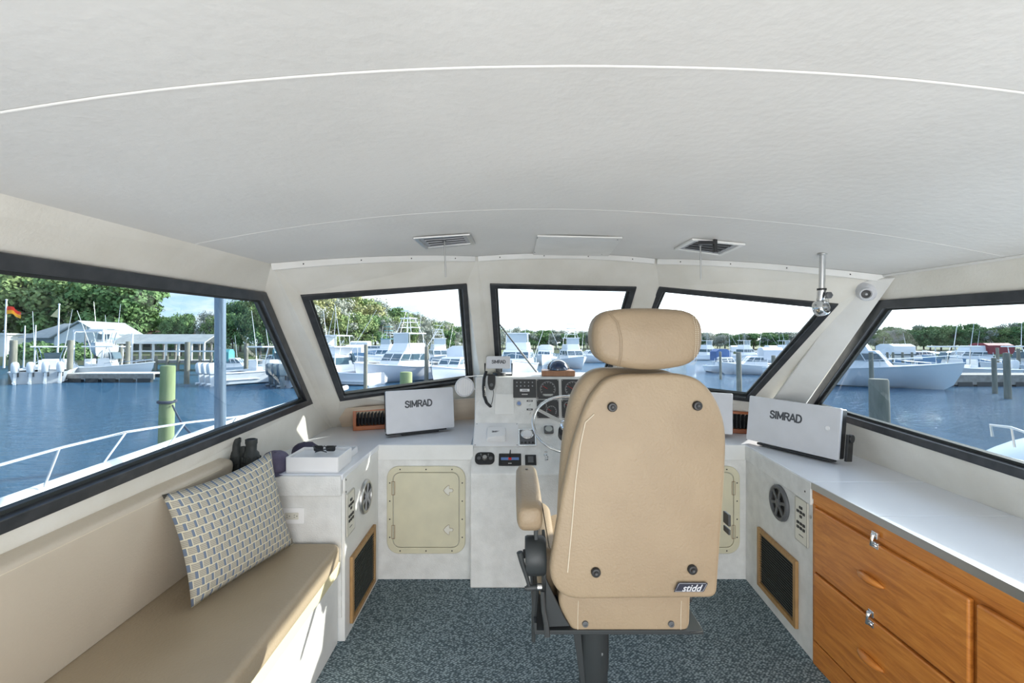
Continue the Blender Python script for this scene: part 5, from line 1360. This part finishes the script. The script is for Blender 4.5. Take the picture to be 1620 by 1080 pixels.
# --- boats.  local axes: bow +x, waterline z=0
def hull_rings(L_, W, H, flare=.12, n_=14):
    secs = []
    for i in range(n_+1):
        t = i/n_; x = -L_/2+L_*t
        w = W/2*(1-max(0, (t-.35)/.65)**2.6)*(1 if t > .1 else .96)+.02; sh_ = H*(.80+.42*t**2.2)
        wb = max(.01, w*(.86-.72*max(0, t-.35)/.65)); rk = .10*L_*max(0, t-.6)/.4
        ch_ = .10+.45*H*max(0, t-.5)**1.5
        half = [(x-rk*.9, 0, -.35*(1-t**3)), (x-rk*.5, wb, ch_), (x-rk*.15, w*(.93-flare*max(0, t-.3)), sh_*.62), (x, w, sh_)]
        secs.append(half)
    return secs
def hull(L_, W, H, mt, t, deck_mt='bwhite', flare=.12, stripe=None):
    S = hull_rings(L_, W, H, flare)
    b = B()
    rings = [[p for p in reversed([(q[0], q[1], q[2]) for q in s[1:]])]+[s[0]]+[(q[0], -q[1], q[2]) for q in s[1:]] for s in S]
    b.loft(rings, cap=False, closed=False); b.face(rings[0])
    obj('hull', b, mt, t, world=False, angle=50)
    b = B(); dk = [[(s[3][0], s[3][1]-.02, s[3][2]-.04), (s[3][0], 0, s[3][2]+.03), (s[3][0], -s[3][1]+.02, s[3][2]-.04)] for s in S[(3 if L_ < 9 else 4):]]
    b.loft(dk, cap=False, closed=False); obj('foredeck', b, deck_mt, t, world=False)
    b = B()
    for sg in (1, -1): b.tube([(s[3][0], sg*s[3][1], s[3][2]) for s in S], .045, 6)
    obj('rub_rail', b, stripe or 'bwhite', t, world=False)
    b = B(); f_ = [(s[3][0], s[3][1]-.05, .35) for s in S[:5]]; b.loft([[(x, y, z), (x, -y, z)] for x, y, z in f_], cap=False, closed=False); obj('cockpit_sole', b, deck_mt, t, world=False)
    return S
def house(t, x0, x1, w, z0, z1, rake, mt='bwhite', name='deckhouse', band=True, fr=.3):
    b = B(); 
    lo = [(x0, -w/2, z0), (x1, -w/2*.8, z0), (x1, w/2*.8, z0), (x0, w/2, z0)]
    hi = [(x0+fr*.3, -w/2*.92, z1), (x1-rake, -w/2*.75, z1), (x1-rake, w/2*.75, z1), (x0+fr*.3, w/2*.92, z1)]
    b.loft([lo, hi]); o = obj(name, b, mt, t, world=False, bevel=.05)
    if band:
        b = B(); f0, f1 = .48, .86
        L0 = [V(a).lerp(V(c), f0)+(V(a)-V((((x0+x1)/2), 0, V(a).z))).normalized()*.035 for a, c in zip(lo, hi)]
        L1 = [V(a).lerp(V(c), f1)+(V(a)-V((((x0+x1)/2), 0, V(a).z))).normalized()*.035 for a, c in zip(lo, hi)]
        b.loft([L0, L1]); obj('windows', b, 'bglass', t, world=False)
        b = B()
        for a, c in zip(L0, L1): b.cyl(a, c, .05, seg=6)
        m0, m1 = (L0[1]+L0[2])/2, (L1[1]+L1[2])/2; b.cyl(m0, m1, .04, seg=6)
        for q in (.35, .7):
            for a, c in ((0, 1), (3, 2)): b.cyl(L0[a].lerp(L0[c], q), L1[a].lerp(L1[c], q), .035, seg=6)
        obj('window_posts', b, mt, t, world=False)
    return o
def bowrail(t, S, h=.55, i0=6):
    b = B()
    for sg in (1, -1):
        b.tube([(s[3][0]-.1, sg*(s[3][1]-.06 if s[3][1] > .1 else .02), s[3][2]+h) for s in S[i0:]], .022, 5)
        for s in S[i0::2]: b.cyl((s[3][0]-.1, sg*max(.02, s[3][1]-.06), s[3][2]), (s[3][0]-.1, sg*max(.02, s[3][1]-.06), s[3][2]+h), .016, seg=4)
    obj('bow_rail', b, 'chrome', t, world=False)
def outboard(t, x, y, z, mt, s_=1):
    o = obj('outboard_motor', B().loft([[(x+.02+dx*s_, y+yy*s_, z+zz*s_) for dx, yy in ((-.36, -.10), (-.30, -.17), (.16, -.18), (.22, -.12), (.22, .12), (.16, .18), (-.30, .17), (-.36, .10))] if q else None for q, zz, in ()]) if False else B().loft([[(x+dx*k*s_+off*s_, y+yy*k*s_, z+zz*s_) for dx, yy in ((-.34, -.08), (-.28, -.17), (.14, -.19), (.22, -.12), (.22, .12), (.14, .19), (-.28, .17), (-.34, .08))] for zz, k, off in ((.0, .80, 0), (.12, .98, 0), (.45, 1.0, -.03), (.62, .88, -.06), (.72, .55, -.08))]), mt, t, world=False, bevel=.03, angle=60)
    obj('motor_leg', B().loft([[(x+dx*s_, y+yy*s_, z+zz*s_) for dx, yy in ((-.2*k, -.06), (.12*k, -.08), (.12*k, .08), (-.2*k, .06))] for zz, k in ((.05, 1), (-.5, .7), (-.75, .8))]).cyl((x-.35*s_, y, z-.62*s_), (x+.2*s_, y, z-.62*s_), .08*s_, .06*s_, 8), mt, o, world=False)
    obj('motor_bracket', B().box((x+.26*s_, y, z-.1), (.22, .26, .35)), 'greyp', o, world=False)
def antennas(t, pts):
    b = B()
    for p, q in pts: b.cyl(p, q, .025, .012, 5)
    obj('antennas', b, 'bwhite', t, world=False)
def center_console(label, L_, W, motors, mt_m, p, yaw, hullm='bwhite', top='bwhite', ttop=True, s=1, draft=0):
    t = thing('motorboat', label, 'boat'); S = hull(L_, W, 1.0, hullm, t)
    house(t, -.7, .6, 1.0, .4, 1.55, .4, name='console', band=False)
    b = B(); b.prism([(.25, -.48, 1.5), (.55, -.42, 1.5), (.35, -.38, 2.0), (.15, -.44, 2.0)], (0, .86, 0)); obj('windshield', b, 'bglass', t, world=False)
    obj('helm_seat', B().box((-1.3, 0, .85), (.5, 1.0, .5)).box((-1.5, 0, 1.25), (.12, 1.0, .5)), 'bwhite', t, world=False, bevel=.05)
    if ttop:
        obj('hardtop', B().box((-.3, 0, 2.45), (2.3, 1.9, .10)), top, t, world=False, bevel=.04)
        b = B()
        for sx in (-1.0, .5):
            for sy in (-.55, .55): b.tube([(sx, sy*.9, .9), (sx*.95, sy*1.1, 1.8), (sx*.85-.05, sy*1.4, 2.42)], .035, 6)
        obj('top_frame', b, 'chrome', t, world=False)
        antennas(t, [((-.9, .8, 2.5), (-1.2, .9, 5.0)), ((-.9, -.8, 2.5), (-1.6, -1.2, 5.2))])
    bowrail(t, S, .25, 8)
    for k in range(motors): outboard(t, -L_/2-.35, (k-(motors-1)/2)*.70, .75, mt_m, 1.0)
    place(t, p+V((0, 0, draft)), yaw, s); return t
def sportfisher(label, L_, W, H, p, yaw, hullm='bwhite', tower=True, canvas='bwhite', s=1, riggers=True):
    t = thing('sportfishing_boat', label, 'boat'); S = hull(L_, W, H, hullm, t, flare=.28)
    zc = H*.95; house(t, -L_*.16, L_*.20, W*.80, zc-.3, zc+1.35, 1.2)
    house(t, -L_*.14, L_*.08, W*.66, zc+1.35, zc+2.15, .45, name='flybridge', band=False)
    zt = zc+3.1
    obj('hardtop', B().box((-L_*.05, 0, zt), (L_*.20, W*.60, .10)), canvas, t, world=False, bevel=.04)
    b = B()
    for sx in (-L_*.13, L_*.03):
        for sy in (-W*.27, W*.27): b.cyl((sx, sy, zc+1.6), (sx*.95, sy*.95, zt), .035, seg=6)
    obj('top_frame', b, 'chrome', t, world=False)
    obj('enclosure', B().box((L_*.04, 0, zt-.5), (.03, W*.5, .9)), 'clearvinyl', t, world=False)
    if tower:
        b = B()
        for sx, sy in ((-L_*.11, -W*.25), (-L_*.11, W*.25), (L_*.01, -W*.25), (L_*.01, W*.25)): b.cyl((sx, sy, zt), (sx*.5-L_*.02, sy*.5, zt+1.5), .03, seg=6)
        for zz, k in ((.6, .82), (1.1, .66)):
            q = [(x*(.5+.5*k)-L_*.01, y*k, zt+zz) for x, y in ((-L_*.11, -W*.25), (L_*.01, -W*.25), (L_*.01, W*.25), (-L_*.11, W*.25))]
            b.tube(q, .022, 5, closed=True)
        obj('tower_frame', b, 'bwhite', t, world=False); obj('tower_platform', B().box((-L_*.045, 0, zt+1.5), (1.1, 1.3, .08)).box((-L_*.045, 0, zt+2.2), (1.0, 1.2, .06)), canvas, t, world=False)
    if riggers:
        for sg in (1, -1): obj('outrigger', B().cyl((-L_*.02, sg*W*.42, zc+.6), (-L_*.28, sg*W*.80, zc+5.6), .03, .012, 6), 'bwhite', t, world=False)
    antennas(t, [((-L_*.1, .8, zt), (-L_*.12, .9, zt+2.6)), ((-L_*.1, -.8, zt), (-L_*.12, -.95, zt+2.2))])
    bowrail(t, S, .6, 7)
    obj('transom_door', B().box((-L_/2-.01, W*.2, H*.45), (.04, .7, H*.5)), 'bhull', t, world=False)
    place(t, p, yaw, s*.74); return t
M['clearvinyl'] = mat('smoky_vinyl', (.45, .52, .56), .2)
def cruiser(label, L_, W, H, p, yaw, hullm='bwhite', canvas='bnavy', s=1, fly=False):
    t = thing('cabin_cruiser', label, 'boat'); S = hull(L_, W, H, hullm, t)
    house(t, -L_*.10, L_*.22, W*.74, H*.85, H*.95+.95, 1.0)
    obj('canopy', B().loft([[(x, y*W*.36, H+z) for y, z in ((-1, .5), (-1, 1.55), (-.5, 1.85), (.5, 1.85), (1, 1.55), (1, .5))] for x in (-L_*.30, -L_*.05)]), canvas, t, world=False, bevel=.04)
    if fly: house(t, -L_*.08, L_*.10, W*.6, H*.95+.95, H*.95+1.6, .4, name='flybridge', band=False)
    antennas(t, [((0, .6, H+1.0), (-.3, .7, H+3.4))]); bowrail(t, S)
    place(t, p, yaw, s*.8); return t
D = math.radians
# left window
def stern_at(px, py, L_, yaw):
    Y = wy(py); st = O(px, Y); d = L_/2+.4; return st+V((math.cos(D(yaw))*d, math.sin(D(yaw))*d, 0))
center_console('white motorboat with four white outboards at the far left behind a piling', 9, 2.9, 4, 'mwhite', stern_at(62, 607, 9, 128), D(128))
center_console('white motorboat with hardtop moored behind the floating dock', 6.6, 2.4, 2, 'mwhite', O(176, 36), D(4))
center_console('small white motorboat raised on the white boat lift', 6, 2.2, 1, 'mwhite', O(165, 43.5), D(-60), draft=1.6)
t = thing('boat_lift', 'white frame boat lift holding the small motorboat', 'boat lift')
for x in (-1.35, 1.35):
    for y in (-1.6, 1.6): obj('lift_post', B().cyl((x, y, -.3), (x, y, 3.9), .09, seg=8), 'bwhite', t, world=False)
    obj('lift_beam', B().box((x, 0, 3.85), (.14, 3.5, .18)), 'bwhite', t, world=False)
obj('lift_beam', B().box((0, -1.6, 3.9), (2.8, .14, .18)), 'bwhite', t, world=False); obj('cradle', B().box((0, 0, 1.15), (2.7, .2, .15)).box((0, .9, 1.15), (2.7, .2, .15)), 'steel', t, world=False)
place(t, O(165, 43.5), 0)
center_console('white motorboat with three white outboards left of the grey-blue pole', 8, 2.7, 3, 'mwhite', stern_at(328, 610, 8, 58), D(58))
center_console('motorboat with three slate-grey outboards at the right of the left window', 8.5, 2.8, 3, 'mgrey', stern_at(438, 613, 8.5, 52), D(52), hullm='bhull')
cruiser('small white boat under a teal cover behind the grey-blue pole', 6, 2.2, .9, O(372, 40), D(10), canvas='bteal')
cruiser('white boat far off with green canvas near the top of the left window frame', 8, 2.7, 1.1, O(440, 46), D(150), canvas='bteal')
# left front window
sportfisher('white sportfishing boat at the left of the left front window, stern to us', 10, 3.5, 1.3, O(525, 31), D(160), tower=False)
sportfisher('white sportfishing boat with pale grey hull in the middle of the left front window', 12, 4, 1.6, O(640, 33), D(-122), 'bhull')
cruiser('white cabin cruiser at the right of the left front window', 9, 3.2, 1.3, O(722, 31.5), D(-108), canvas='bwhite')
sportfisher('white tower boat behind the pier at the right of the left front window', 11, 3.8, 1.5, O(695, 56), D(-70))
sportfisher('white tower boat behind the pier left of centre in the left front window', 11, 3.8, 1.5, O(612, 60), D(-110), canvas='bteal')
cruiser('white cruiser with pale canvas low behind the left front pilings', 11, 3.4, 1.4, O(545, 62), D(180), canvas='bhull')
cruiser('long pale blue hulled boat on the far bank of the left front window', 15, 4, 2.2, O(590, 80), D(0), hullm='bblue', canvas='bwhite')
# centre window
sportfisher('large white sportfishing boat filling the left of the centre window', 13, 4.3, 1.7, O(818, 36), D(-95), tower=False)
sportfisher('white tower boat right of the compass in the centre window', 11, 3.8, 1.5, O(905, 52), D(-80))
cruiser('white cruiser behind the wiper in the centre window', 10, 3.4, 1.4, O(862, 60), D(-100), canvas='bwhite')
cruiser('far white cruiser low in the centre window beside the chair', 10, 3.4, 1.4, O(940, 66), D(190), canvas='bwhite')
# right front window
sportfisher('white sportfishing boat with flared bow between the right windows', 13.5, 4.4, 1.75, O(1352, 29.2), D(-44), tower=False)
cruiser('small boat under blue canvas right of the chair', 6.5, 2.4, .9, O(1146, 42), D(-90), canvas='bnavy')
cruiser('white cruiser with pale canvas left of the right slim piling', 8, 2.8, 1.1, O(1196, 40), D(170), canvas='bhull')
cruiser('white cruiser on the pier behind the right slim piling', 9, 3, 1.2, O(1250, 50), D(180), canvas='bwhite')
for k, (px, Y, yw) in enumerate(((1120, 78, 20), (1152, 84, 160), (1180, 76, 10), (1210, 86, 190), (1243, 80, 0), (1275, 88, 170), (1305, 82, 15))):
    (cruiser if k % 2 else sportfisher)('white boat in the distant row of the right front window', *( (9, 3, 1.2) if k % 2 else (10, 3.4, 1.4)), O(px, Y), D(yw), **({'canvas': 'bwhite'} if k % 2 else {'tower': False}))['group'] = 'distant boats in the right front window'
# right side window
cruiser('boat with dark red canopy and blue cabin behind the wharf at right', 12, 3.8, 1.6, O(1538, 46), D(175), hullm='bblue', canvas='bred', fly=True)
cruiser('long pale blue boat behind the wharf left of the red canopy', 13, 3.8, 1.5, O(1440, 50), D(5), hullm='bblue', canvas='bwhite')
center_console('white open motorboat tied behind the wharf at right', 7.5, 2.6, 1, 'mwhite', O(1500, 34.5), D(170))
center_console('white motorboat at the right edge behind the far pilings', 8, 2.6, 2, 'mwhite', O(1618, 37), D(185))
cruiser('white cruiser far behind the flared bow', 9, 3, 1.2, O(1392, 62), D(170), canvas='bwhite')
sportfisher('far white tower boat beyond the right end of the wharf', 11, 3.8, 1.5, O(1660, 58), D(170))
